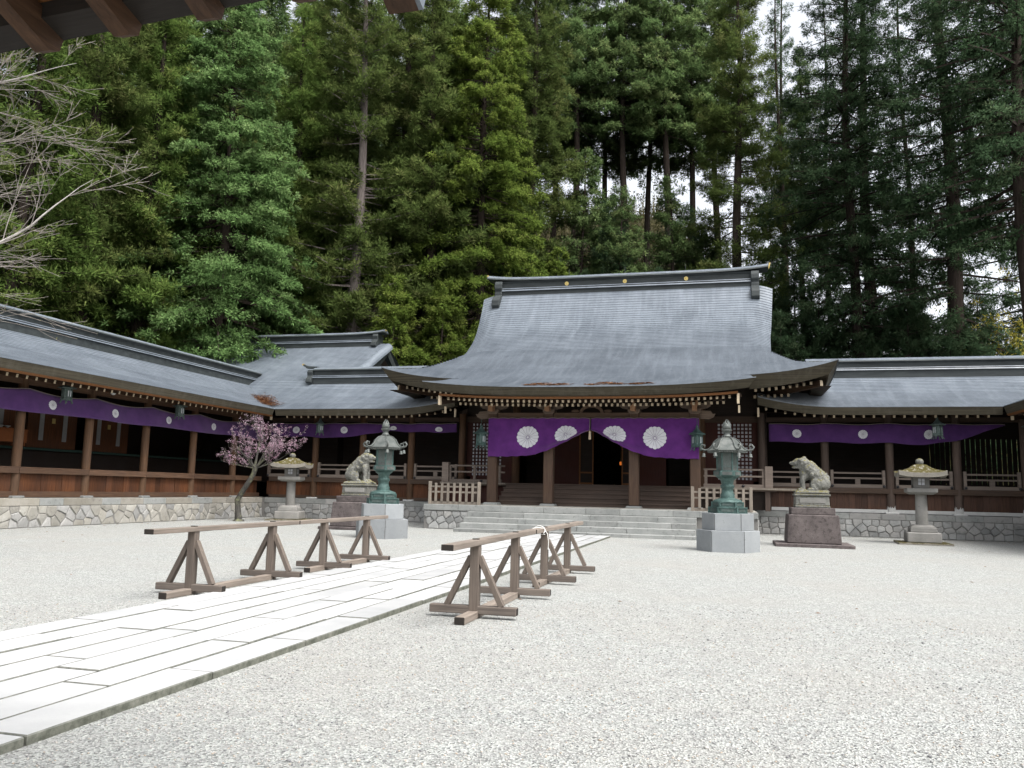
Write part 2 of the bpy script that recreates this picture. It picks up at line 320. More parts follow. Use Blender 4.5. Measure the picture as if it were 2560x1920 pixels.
# ------------------------------------------------------------------ stone platforms
def clip(poly, a, b, c):      # keep a*x+b*y<=c
    out = []
    for i in range(len(poly)):
        p, q = poly[i], poly[(i+1) % len(poly)]; dp, dq = a*p[0]+b*p[1]-c, a*q[0]+b*q[1]-c
        if dp <= 0: out.append(p)
        if dp*dq < 0: t = dp/(dp-dq); out.append((p[0]+(q[0]-p[0])*t, p[1]+(q[1]-p[1])*t))
    return out
def voronoi(W, H, rows, pitch, jit, seed):
    rg = random.Random(seed); S = []
    for r in range(rows):
        x = -rg.random()*pitch
        while x < W+pitch:
            S.append((x+rg.uniform(-1, 1)*jit*pitch, (r+.5+rg.uniform(-1, 1)*jit)*H/rows)); x += pitch*rg.uniform(.7, 1.35)
    cells = []
    for i, p in enumerate(S):
        if not (0 <= p[0] <= W): continue
        poly = [(max(0, p[0]-2), 0), (min(W, p[0]+2), 0), (min(W, p[0]+2), H), (max(0, p[0]-2), H)]
        for j, q in enumerate(S):
            if j == i or abs(q[0]-p[0]) > 2.4: continue
            a, b = q[0]-p[0], q[1]-p[1]; c = (q[0]**2+q[1]**2-p[0]**2-p[1]**2)/2
            poly = clip(poly, a, b, c)
            if len(poly) < 3: break
        if len(poly) >= 3: cells.append(poly)
    return cells
def rubble(parent, o, ud, nd, W, H, rows, pitch, jit, seed, mats, name='stone', thick=.10):
    """stones of a rubble wall; o = lower left corner, ud along, nd outward"""
    o, ud, nd = Vector(o), Vector(ud), Vector(nd); rg = random.Random(seed*7+1)
    for poly in voronoi(W, H, rows, pitch, jit, seed):
        cx = sum(p[0] for p in poly)/len(poly); cy = sum(p[1] for p in poly)/len(poly)
        P = []
        for x, y in poly:                                  # shrink for the joint
            d = math.hypot(x-cx, y-cy) or 1; k = max(.5, 1-.0045/d*1.3); P.append((cx+(x-cx)*k, cy+(y-cy)*k))
        n = len(P); out = rg.uniform(.0, .035); tx, ty = rg.uniform(-.06, .06), rg.uniform(-.08, .08)
        def pt(x, y, d): return o+ud*x+Vector((0, 0, y))+nd*d
        V = [pt(x, y, -thick) for x, y in P]+[pt(x, y, out-.02) for x, y in P]
        V += [pt(cx+(x-cx)*.84, cy+(y-cy)*.84, out+.022+tx*(x-cx)+ty*(y-cy)) for x, y in P]+[pt(cx, cy, out+.03)]
        F = [(i, (i+1) % n, n+(i+1) % n, n+i) for i in range(n)]+[(n+i, n+(i+1) % n, 2*n+(i+1) % n, 2*n+i) for i in range(n)]+[(2*n+i, 2*n+(i+1) % n, 3*n) for i in range(n)]
        mb = MB(); mb.add(V, F); part(name, mb, rg.choice(mats), parent)
def coping(parent, o, ud, nd, W, z0, z1, mats, seed, Ls=(.9, 1.9), depth=.5, over=.03):
    o, ud, nd = Vector(o), Vector(ud), Vector(nd); rg = random.Random(seed); x = 0
    while x < W-.02:
        L = rg.uniform(*Ls); x1 = min(W, x+L)
        if W-x1 < .4: x1 = W
        mb = MB(); a = o+ud*(x+.004); b = o+ud*(x1-.004)
        q = [a+nd*over, b+nd*over, b-nd*depth, a-nd*depth]
        if ud.cross(nd).z > 0: q = q[::-1]
        mb.prism([(p.x, p.y) for p in q], z0, z1+rg.uniform(-.003, .003))
        part('coping_stone', mb, rg.choice(mats), parent, bevel=.012); x = x1
def platform(label, x0, x1, y0, y1):
    t = thing('stone_platform', label, 'stone platform', ((x0+x1)/2, (y0+y1)/2, 0))
    mb = MB(); mb.box(x0, x1, y0, y1, -.2, .965); part('core', mb, 'mortar', t); return t
PT = .97
# left gallery platform (edge X=-22.6), back platforms (edge Y=37.5), hall platform, right
XL, XR, YB = X0-17.1, X0+17.1, 37.5
t = platform('long low platform of tan and grey rubble under the left gallery', -30.5, XL-.05, 14, 46)
rubble(t, (XL-.06, 15, 0), (0, 1, 0), (1, 0, 0), 22.4, .72, 3, .52, .33, 5, ['granitewarm', 'granitewarm', 'granite'])
coping(t, (XL-.06, 14, 0), (0, 1, 0), (1, 0, 0), 23.4, .725, PT, ['copingwarm', 'copingwarm', 'coping'], 4)
mb = MB(); mb.box(-30.5, XL-.5, 14, 46, .9, .985); part('paving', mb, 'copingwarm', t)
t = platform('grey rubble platform running behind the plum tree and stone lantern', XL-.1, -12.05, YB+.06, 44)
rubble(t, (XL, YB+.06, 0), (1, 0, 0), (0, -1, 0), -12.1-XL, .72, 3, .38, .17, 8, ['rubble', 'granite'])
coping(t, (XL, YB+.06, 0), (1, 0, 0), (0, -1, 0), -12.05-XL, .725, PT, ['coping', 'coping', 'granite'], 6)
mb = MB(); mb.box(XL, -12.05, YB+.5, 44, .9, .985); part('paving', mb, 'coping', t)
t = platform('grey rubble platform behind the right guardian statue and mossy lantern', 1.05, 24, YB+.06, 44)
rubble(t, (1.0, YB+.06, 0), (1, 0, 0), (0, -1, 0), XR-1.0, .72, 3, .36, .13, 11, ['rubble', 'granite'])
coping(t, (1.0, YB+.06, 0), (1, 0, 0), (0, -1, 0), XR-1.0, .725, PT, ['coping', 'coping', 'granite'], 9)
mb = MB(); mb.box(1.0, 24, YB+.5, 44, .9, .985); part('paving', mb, 'coping', t)
t = platform('platform under the side gallery at the right edge', XR+.05, 24, 14, 37.4)
rubble(t, (XR+.06, 37.4, 0), (0, -1, 0), (-1, 0, 0), 12, .72, 3, .5, .25, 12, ['rubble', 'granite'])
coping(t, (XR+.06, 37.4, 0), (0, -1, 0), (-1, 0, 0), 22, .725, PT, ['coping', 'granite'], 10)
hp = platform('projecting stone platform in front of the hall behind the steps', -12.0, 1.0, 32.08, 40)
rubble(hp, (-12.0, 32.07, 0), (1, 0, 0), (0, -1, 0), 1.95, .72, 3, .36, .15, 14, ['rubble', 'granite'])
rubble(hp, (-.95, 32.07, 0), (1, 0, 0), (0, -1, 0), 1.95, .72, 3, .36, .15, 15, ['rubble', 'granite'])
rubble(hp, (-12.01, 37.5, 0), (0, -1, 0), (-1, 0, 0), 5.4, .72, 3, .4, .2, 16, ['rubble', 'granite'])
rubble(hp, (1.01, 32.1, 0), (0, 1, 0), (1, 0, 0), 5.4, .72, 3, .4, .2, 17, ['rubble', 'granite'])
coping(hp, (-12.03, 32.04, 0), (1, 0, 0), (0, -1, 0), 13.06, .74, PT+.005, ['coping'], 13, (1.3, 2.0), .6)
mb = MB(); mb.box(-12.0, 1.0, 32.6, 40, .9, .99); part('paving', mb, 'granitewarm', hp)
# steps
st = thing('stone_steps', 'wide pale granite steps leading up to the hall', 'steps', (X0-.1, 31, 0)); rg = random.Random(2)
for k, (ya, z0, z1) in enumerate([(30.2, -.05, .13), (30.62, .0, .33), (31.08, .0, .53), (31.54, .0, .735)]):
    half = 4.52 if k == 0 else 4.42; x = X0-.1-half
    while x < X0-.1+half-.05:
        x1 = min(X0-.1+half, x+rg.uniform(1.5, 2.6))
        if X0-.1+half-x1 < .6: x1 = X0-.1+half
        mb = MB(); mb.box(x+.004, x1-.004, ya, ya+.5 if k else 30.66, z0, z1); part('step_slab', mb, 'coping', st, bevel=.015); x = x1
# ------------------------------------------------------------------ roofs
def courses(mb, f, n, m_, lift=.03, us=None):
    us = np.linspace(0, 1, m_+1) if us is None else us
    for k in range(n):
        a = [Vector(f(u, k/n)) for u in us]; b = [Vector(f(u, (k+1)/n)) for u in us]; V = []
        for p in a: V.append(p)
        for p in a: V.append(p+Vector((0, 0, lift)))
        for p in b: V.append(p+Vector((0, 0, .004)))
        q = len(us); F = []
        for i in range(q-1):
            F.append((i, i+1, q+i+1, q+i)); F.append((q+i, q+i+1, 2*q+i+1, 2*q+i))
        mb.add(V, F)
def edge_strip(mb, pts, thick, inward, lip=.0, mi=0, lean=.12, mitre=None):
    """thick eave edge under a row of points: front face leaning in, underside; mitre(t) gives the sideways share of the lean"""
    V = []; n = len(pts); iv = Vector(inward)
    for i, p in enumerate(pts):
        p = Vector(p); th = thick(i/(n-1)) if callable(thick) else thick; d = iv+(Vector(mitre(i/(n-1))) if mitre else Vector((0, 0, 0)))
        V += [p+Vector((0, 0, lip)), p+Vector((0, 0, -th))+d*lean, p+Vector((0, 0, -th+.03))+d*(lean+.5), p+Vector((0, 0, -.02))+d*(lean+.5)]
    F = []
    for i in range(n-1):
        o = 4*i
        for a, b in ((0, 1), (1, 2), (2, 3)): F.append((o+a, o+b, o+4+b, o+4+a))
    if mitre is None: F += [(0, 1, 2, 3), tuple(4*(n-1)+k for k in (3, 2, 1, 0))]
    mb.add(V, F, mi)
RAFT = {}
def rafter_mesh(L, w_=.09, h=.12):
    k = (round(L, 2), w_, h)
    if k not in RAFT:
        mb = MB(); mb.beam((0, 0, 0), (0, L, 0), w_, h); mb.mi[-2] = 1; RAFT[k] = mb.mesh('rafter', ['rafter', 'cream'])
    return RAFT[k]
def rafters(parent, pts, direction, slope, L, w_=.09, h=.12):
    """pts: outer ends; direction: unit xy vector pointing inward"""
    me = rafter_mesh(L, w_, h); rz = math.atan2(direction[1], direction[0])-math.pi/2
    for p in pts: obj('rafter', me, parent, rel(parent, p), rot=Matrix.Rotation(rz, 3, 'Z').to_quaternion().to_matrix().to_euler() if slope == 0 else (Matrix.Rotation(rz, 3, 'Z') @ Matrix.Rotation(slope, 3, 'X')).to_euler())
GP = [(0, 5.27), (1.2, 5.66), (2.4, 6.12), (3.6, 6.68), (4.6, 7.26)]          # gallery roof: inset, height
RP = GP+[(7, 8.55), (10, 10.25)]
def ridge_box(parent, f, a, b, z, w_=.5, h=.62, n=8, upturn=0.0, tips=None, crest=None):
    """layered ridge along a line. f(t, off, z) -> world point"""
    def layer(w0, w1, z0, z1, name, mat, ext=0.0, curve=True):
        mb = MB(); V = []; ts = np.linspace(a-ext, b+ext, n+1); mid = (a+b)/2; hl = (b-a)/2
        for t in ts:
            up_ = upturn*abs((t-mid)/hl)**6 if curve else 0
            for off, zz in ((-w0, z0), (w0, z0), (w1, z1), (-w1, z1)): V.append(f(t, off, z+zz+up_))
        F = []
        for i in range(n):
            for k in range(4): F.append((4*i+k, 4*i+(k+1) % 4, 4*i+4+(k+1) % 4, 4*i+4+k))
        F += [(3, 2, 1, 0), tuple(4*n+k for k in range(4))]; mb.add(V, F); part(name, mb, mat, parent)
    layer(w_*.95, w_*.95, -.25, .22*h, 'ridge_base', 'ridge', curve=False)
    layer(w_*1.12, w_*1.05, .22*h, .29*h, 'ridge_moulding', 'roof', curve=False)
    layer(w_*.85, w_*.8, .29*h, .35*h, 'ridge_moulding', 'ridge', curve=False)
    layer(w_*.98, w_*.92, .35*h, .40*h, 'ridge_moulding', 'roof', curve=False)
    layer(w_*.75, w_*.75, .40*h, .70*h, 'ridge_panel', 'ridge', curve=False)
    layer(w_*.82, w_*.92, .70*h, .78*h, 'ridge_moulding', 'ridge', curve=False)
    layer(w_*1.1, w_*1.02, .78*h, .86*h, 'ridge_cap', 'ridge', ext=tips or 0)
    layer(w_*1.02, w_*.25, .86*h, 1.06*h, 'ridge_cap', 'roof', ext=tips or 0)

def gallery_front(sgn, label):
    """gallery facing the courtyard, from the hall (s=6.6) to the side gallery (s=15.9)"""
    X = lambda s: X0+sgn*s
    t = thing('gallery', label, 'gallery', (X(11.5), 38, PT))
    YE = 36.0
    def lift(s): return .47*max(0, (9.9-s)/3.3)**2
    mb = MB()
    n = 26
    def f(u, v):
        d = v*4.6; s0 = 6.7+max(0, d-1.2)*.75; s1 = 15.9+d+.05; s = s0+(s1-s0)*u
        return (X(s), YE+d, lerp(GP, d)+lift(s)*(1-v))
    courses(mb, f, n, 30); part('roof', mb, 'roof', t)
    pts = [(X(s), YE, 5.27+lift(s)+.03) for s in np.linspace(6.7, 15.9, 26)]
    mb = MB(); edge_strip(mb, pts, .33, (0, 1, 0)); part('eave_edge', mb, 'fascia', t)
    # back slope, soffit
    mb = MB(); mb.add([(X(8.5), YE+4.6, 7.26), (X(20.5), YE+4.6, 7.26), (X(20.5), YE+9.2, 5.3), (X(8.5), YE+9.2, 5.3)], [(0, 1, 2, 3)]); part('back_slope', mb, 'roof', t)
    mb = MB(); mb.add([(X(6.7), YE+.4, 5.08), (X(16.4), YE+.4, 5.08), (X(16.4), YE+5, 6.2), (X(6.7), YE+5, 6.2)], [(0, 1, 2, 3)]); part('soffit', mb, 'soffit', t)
    if sgn > 0: ridge_box(t, lambda a, o, z: (X(a), YE+4.55+o, z), 9.0, 20.5, 7.22, .40, .72)
    else: ridge_box(t, lambda a, o, z: (X(a), YE+4.55+o, z), 9.3, 16.2, 7.22, .40, .72)
    if sgn < 0:
        mb = MB(); mb.extr([(-.10, 7.86), (-.40, 7.82), (-.50, 7.68), (-.44, 7.5), (-.50, 7.42), (-.62, 7.3), (-.64, 7.12), (-.5, 7.05), (-.3, 7.25), (.3, 7.3), (.45, 7.7)], lambda p, xx: (xx, YE+4.55+p[0], p[1]), X(16.2), X(16.5)); part('ridge_end', mb, 'ridge', t, bevel=.02)
        mb = MB(); mb.beam((X(16.1), YE+4.55, 7.97), (X(16.75), YE+4.55, 8.02), .3, .12); mb.beam((X(16.70), YE+4.55, 8.02), (X(16.98), YE+4.55, 8.16), .28, .12, taper=.7); part('ridge_tip', mb, 'ridge', t)
        mb = MB(); mb.beam((X(16.96), YE+4.55, 8.13), (X(17.01), YE+4.55, 8.19), .2, .09); part('gold_tip', mb, 'gold', t)
    rafters(t, [(X(s), YE+.55, 4.94+lift(s)*.9) for s in np.arange(7.05, 15.6, .385)], (0, 1), R_(12), 1.9, .085, .11)
    mb = MB(); mb.beam((X(6.72), YE+.28, 5.28), (X(6.72), YE+.28, 4.90), .08, .12, (0, 1, 0)); part('verge_board', mb, 'cream', t)
    # posts
    ph = [6.9, 9.5, 12.07, 14.65]+([17.17] if sgn > 0 else [17.45])
    for s in ph[:None if sgn > 0 else 4]:
        mb = MB(); mb.lathe([(.165, 1.04), (.165, 5.2)], 14, 0, (X(s), 38, 0)); p = part('post', mb, 'postgrey' if sgn > 0 else 'post', t, 60)
        mb = MB(); mb.box(X(s)-.26, X(s)+.26, 37.74, 38.26, .96, 1.045); part('base_stone', mb, 'white', t, bevel=.02)
        if sgn > 0 and s > 10:
            mb = MB(); mb.lathe([(.169, 1.046), (.169, 1.15)], 14, 0, (X(s), 38, 0))
            for k in range(18):
                a = math.pi+math.pi*k/17; h = .05+.12*random.random(); mb.beam((X(s)+.168*math.cos(a), 38+.168*math.sin(a), 1.14), (X(s)+.168*math.cos(a), 38+.168*math.sin(a), 1.16+h), .05, .008, (math.cos(a), math.sin(a), 0), taper=.35)
            part('whitewash', mb, 'white', t)
    lo, hi = X(7.1), X(17.6 if sgn > 0 else 17.1)
    if lo > hi: lo, hi = hi, lo
    def bar(name, y0, y1, z0, z1, mat, a=lo, b=hi, bev=0): mb = MB(); mb.box(a, b, y0, y1, z0, z1); return part(name, mb, mat, t, bevel=bev)
    bar('head_beam', 37.92, 38.08, 4.82, 5.02, 'beam_x')
    bar('floor_beam', 37.84, 38.02, 1.80, 2.02, 'beam_x', bev=.01); bar('sill', 37.92, 38.08, 1.0, 1.14, 'beam_x' if sgn < 0 else 'white')
    for a, b in zip(ph[:-1], ph[1:]):
        a, b = a+.17, b-.17; nn = 9
        for k in range(nn):
            x0, x1 = sorted((X(a+(b-a)*k/nn), X(a+(b-a)*(k+1)/nn))); mb = MB(); yy = 37.98+.006*(k % 3)
            mb.box(x0+.003, x1-.003, yy, yy+.04, 1.14, 1.80); part('plank', mb, 'plank' if sgn < 0 else 'plankgrey', t)
        # railing
        x0, x1 = sorted((X(a), X(b))); rp = MB(); rp.box(x0+.02, x1-.02, 37.90, 38.06, 2.03, 2.18); r = part('railing', rp, 'rail', t)
        for z0, z1 in ((2.40, 2.47), (2.62, 2.69)):
            mb = MB(); mb.box(x0+.05, x1-.05, 37.94, 38.02, z0, z1); part('rail', mb, 'rail', r)
        for xx in (x0+.09, x1-.09):
            mb = MB(); mb.box(xx-.06, xx+.06, 37.9, 38.05, 2.183, 2.78); part('rail_post', mb, 'rail', r, bevel=.01)
            mb = MB(); mb.ball((xx, 37.87, 2.10), .06); part('knob', mb, 'black', r, 60)
        mb = MB(); mb.prism([((x0+x1)/2-.10, 37.93), ((x0+x1)/2+.10, 37.93), ((x0+x1)/2+.10, 38.03), ((x0+x1)/2-.10, 38.03)], 2.183, 2.398); part('strut', mb, 'rail', r)
    # inside
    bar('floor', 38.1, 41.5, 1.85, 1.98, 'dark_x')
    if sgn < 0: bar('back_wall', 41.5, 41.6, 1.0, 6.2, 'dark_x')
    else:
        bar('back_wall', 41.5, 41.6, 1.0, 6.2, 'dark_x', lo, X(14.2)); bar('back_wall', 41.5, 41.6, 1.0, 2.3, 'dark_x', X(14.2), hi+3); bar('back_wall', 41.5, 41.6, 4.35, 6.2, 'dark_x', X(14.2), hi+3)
        for k in range(30): mb = MB(); xx = X(14.2)+k*.21; mb.box(xx, xx+.165, 41.5, 41.56, 2.3, 4.35); part('slat', mb, 'dark_x', t)
    mb = MB(); mb.box(X(7.05)-.05, X(7.05)+.05, 38.05, 41.5, 1.0, 6.3); part('end_wall', mb, 'dark_x', t)
    return t

def gallery_side(sgn, label, y_near):
    X = lambda s: X0+sgn*s
    t = thing('gallery', label, 'gallery', (X(17.7), 30, PT)); SE = 15.9
    mb = MB()
    def f(u, v):
        d = v*4.6; y1 = 36.0+d+.05; return (X(SE+d), y_near+(y1-y_near)*u, lerp(GP, d))
    courses(mb, f, 26, 24); part('roof', mb, 'roof', t)
    mb = MB(); edge_strip(mb, [(X(SE), y, 5.30) for y in np.linspace(y_near, 36.0, 14)], .33, (sgn, 0, 0)); part('eave_edge', mb, 'fascia', t)
    mb = MB(); edge_strip(mb, [(X(SE+.1), y, 4.975) for y in np.linspace(y_near, 36.0, 4)], .07, (sgn*.5, 0, 0)); part('eave_board', mb, 'orange', t)
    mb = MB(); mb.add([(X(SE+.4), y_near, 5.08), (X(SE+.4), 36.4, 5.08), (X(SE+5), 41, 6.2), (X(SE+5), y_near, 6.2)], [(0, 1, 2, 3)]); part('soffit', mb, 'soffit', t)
    mb = MB(); mb.add([(X(SE+4.6), y_near, 7.26), (X(SE+4.6), 41, 7.26), (X(SE+9.2), 41, 5.3), (X(SE+9.2), y_near, 5.3)], [(0, 1, 2, 3)]); part('back_slope', mb, 'roof', t)
    ridge_box(t, lambda a, o, z: (X(SE+4.55+o), a, z), y_near, 41.4, 7.22, .40, .72)
    rafters(t, [(X(SE+.55), y, 4.88) for y in np.arange(y_near+.2, 35.8, .385)], (sgn, 0), R_(12), 1.9, .085, .11)
    mb = MB(); mb.beam((X(SE+.42), 36.42, 4.86), (X(SE+2), 38, 5.1), .13, .16, endmi=1); part('hip_rafter', mb, ['rafter', 'cream'], t)
    ph = [y for y in (35.5, 32.33, 29.17, 26.02, 22.87, 19.72, 16.57) if y > y_near+.5]
    for y in ph:
        mb = MB(); mb.lathe([(.155, 1.05), (.155, 5.2)], 14, 0, (X(17.7), y, 0)); part('post', mb, 'post', t, 60)
        mb = MB(); mb.box(X(17.7)-.25, X(17.7)+.25, y-.25, y+.25, .96, 1.055); part('base_stone', mb, 'coping', t, bevel=.02)
    a, b = y_near+.3, 37.85
    xs = lambda o0, o1: sorted((X(17.7+o0), X(17.7+o1)))
    def bar(name, o0, o1, z0, z1, mat, y0=a, y1=b, bev=0):
        x0, x1 = xs(o0, o1); mb = MB(); mb.box(x0, x1, y0, y1, z0, z1); return part(name, mb, mat, t, bevel=bev)
    bar('head_beam', -.08, .08, 4.82, 5.02, 'beam_y'); bar('sill', -.09, .09, 1.0, 1.2, 'beam_y')
    ends = [b]+ph+[a]
    for y1, y0 in zip(ends[:-1], ends[1:]):
        bar('hand_rail', -.185, -.06, 1.80, 2.02, 'beam_y', y0+.01, y1-.01, .01)
        ya, yb = y0+.16, y1-.16
        if yb-ya < .2: continue
        nn = max(1, round((yb-ya)/.30))
        for k in range(nn):
            oo = -.03+.008*(k % 3); x0, x1 = xs(oo, oo+.04); mb = MB(); mb.box(x0, x1, ya+(yb-ya)*k/nn+.003, ya+(yb-ya)*(k+1)/nn-.003, 1.2, 1.80); part('plank', mb, 'plank', t)
    bar('floor', .1, 5.2, 1.75, 1.88, 'dark_x', a, 41); bar('back_wall', 5.2, 5.3, 1, 6.3, 'dark_x', a, 44); bar('low_wall', 3.2, 3.3, 1.9, 2.75, 'dark_x', a, 40)
    bar('ledge', 3.0, 3.3, 2.753, 2.84, 'tatami', a, 40); bar('end_wall', .2, 5.2, 1, 6.5, 'dark_x', a-.1, a)
    return t, X
gl = gallery_front(-1, 'gallery between the plum tree and the hall, grey railings over red planks')
gr = gallery_front(1, 'gallery right of the hall, dark bays behind the mossy lantern')
ls, XLf = gallery_side(-1, 'long gallery down the left side with warm round posts and plank dado', 15.0)
rs, XRf = gallery_side(1, 'side gallery at the right edge, only an upturned eave corner showing', 26.0)
# panels with paper strips at the back of the left gallery
for y0, y1 in ((19.9, 22.5), (23.1, 25.7), (26.3, 28.8), (29.4, 31.9)):
    mb = MB(); mb.box(XLf(20.88), XLf(20.8), y0, y1, 2.86, 4.6); part('wall_panel', mb, 'plank', ls)
    for k in (.22, .70):
        yy = y0+(y1-y0)*k; mb = MB(); mb.box(XLf(20.79), XLf(20.775), yy, yy+.22, 3.15, 4.35); part('paper_strip', mb, 'shadepaper', ls)  # paper's grey holds the dimness of the deep gallery
    mb = MB(); mb.box(XLf(20.79), XLf(20.77), (y0+y1)/2-.08, (y0+y1)/2+.08, 3.85, 4.05); part('gold_fitting', mb, 'gold', ls)
tb = thing('offering_table', 'small orange draped table inside the left gallery', 'table', (XLf(20.3), 24.6, 2.84))
mb = MB(); mb.box(-.3, .3, -.95, .95, .55, .62); part('tabletop', mb, 'brick', tb, world=False)
mb = MB(); mb.box(.3, .33, -.9, .9, .12, .548); part('front_cloth', mb, 'brick', tb, world=False)
for sx in (-.25, .25):
    for sy in (-.85, .85): mb = MB(); mb.box(sx-.03, sx+.03, sy-.03, sy+.03, 0, .548); part('leg', mb, 'brick', tb, world=False)
for k, yy in enumerate((-.3, 0, .3)):
    c_ = obj('offering_dish', None, None, (XLf(20.3), 24.6+yy, 3.46)); mb = MB(); mb.lathe([(.05, 0), (.03, .04), (.10, .08), (.11, .10)], 10); part('dish', mb, 'white', c_, 60, world=False)
    tag(c_, 'small white dish at the %s of the orange draped table' % ('near end', 'middle', 'far end')[k], 'dish', 'dishes on the offering table')

# building behind the left corner
rb = thing('rear_building', 'tall gabled roof rising behind the corner of the two left galleries', 'building', (-24.5, 46, 0))
mb = MB()
def f(u, v):
    d = 4.5+v*5.5; xl = -31.0; xr = -20.2+.25*v; return (xl+(xr-xl)*u, 36+d, lerp(RP, d))
courses(mb, f, 30, 16); part('roof', mb, 'roof', rb)
mb = MB(); mb.add([(-31, 46, 10.25), (-20, 46, 10.25), (-20, 56, 5.4), (-31, 56, 5.4)], [(0, 1, 2, 3)]); part('back_slope', mb, 'roof', rb)
mb = MB()   # rolled verge at the right
for k in range(10):
    v0, v1 = k/10, (k+1)/10; P = []
    for v in (v0, v1):
        d = 4.5+v*5.5
        for a in range(5): q = a/4*math.pi/2; P.append((-20.2+.25*v+.35*math.sin(q), 36+d, lerp(RP, d)+.02-.35*(1-math.cos(q))))
    for a in range(4): mb.add([P[a], P[a+1], P[5+a+1], P[5+a]], [(0, 1, 2, 3)])
part('verge', mb, 'roof', rb, 60)
mb = MB(); mb.add([(-20.3, 40, 6.2), (-20.3, 52, 6.2), (-20.3, 46, 9.6)], [(0, 1, 2)]); mb.box(-30.5, -20.35, 40.8, 52, .5, 6.2); part('wall', mb, 'dark_x', rb)
mb = MB(); mb.beam((-19.95, 41.5, 6.6), (-19.95, 46, 9.75), .09, .4, (0, 0, 1)); mb.beam((-19.95, 50.5, 6.6), (-19.95, 46, 9.75), .09, .4, (0, 0, 1)); part('barge_board', mb, 'ridge', rb)
ridge_box(rb, lambda a, o, z: (a, 46+o, z), -30.5, -20.75, 10.15, .42, .78, 30, .07, .65)
mb = MB(); mb.extr([(-.10, 10.86), (-.42, 10.82), (-.52, 10.66), (-.46, 10.46), (-.54, 10.38), (-.72, 10.24), (-.76, 10.04), (-.6, 9.95), (-.3, 10.2), (.3, 10.2), (.45, 10.7)], lambda p, xx: (xx, 46+p[0], p[1]), -20.75, -20.42); part('ridge_end', mb, 'ridge', rb, bevel=.02)
mb = MB(); mb.beam((-20.15, 46, 11.03), (-20.09, 46, 11.1), .22, .1); part('gold_tip', mb, 'gold', rb)
# ------------------------------------------------------------------ shrine hall
H = thing('shrine_hall', 'large wooden hall with sweeping blue-grey roof and purple curtains', 'shrine hall', (X0, 38, PT))
HP = [(34.5, 6.38), (36.4, 7.12), (38.3, 8.0), (39.4, 8.47), (40.2, 8.93), (41.2, 9.53), (42, 10.13), (42.7, 10.85), (43.3, 11.6), (43.9, 12.5)]
WP = [(34.5, 9.75), (35.4, 9.0), (36.6, 8.2), (38.3, 7.38), (41, 7.5), (43.9, 7.78)]
_yy = np.linspace(34.5, 43.9, 200); _zz = np.array([lerp(HP, y) for y in _yy])
for _ in range(6): _zz[1:-1] = (_zz[:-2]+2*_zz[1:-1]+_zz[2:])/4
_al = np.concatenate([[0], np.cumsum(np.hypot(np.diff(_yy), np.diff(_zz)))])
def hallf(u, v, back=False):
    a = v*_al[-1]; y = float(np.interp(a, _al, _yy)); z = float(np.interp(a, _al, _zz)); wd = lerp(WP, y); s = (u*2-1)*wd
    k = max(0, 1-(y-34.5)/3.8); z += .63*(abs(s)/9.75)**5*k**1.3
    if y > 38.3: z -= .26*min(1, (y-38.3)/1.5)*max(0, (abs(s)-wd+1.2)/1.2)**2           # rolled edge
    return (X0+s, y if not back else 88.6-y, z)
usx = np.concatenate([np.linspace(0, .10, 9), np.linspace(.13, .87, 30), np.linspace(.90, 1, 9)])
mb = MB(); courses(mb, hallf, 58, 0, .05, usx); part('roof', mb, 'roof', H)
mb = MB(); courses(mb, lambda u, v: hallf(u, v, True), 24, 0, .032, usx); part('back_roof', mb, 'roof', H)
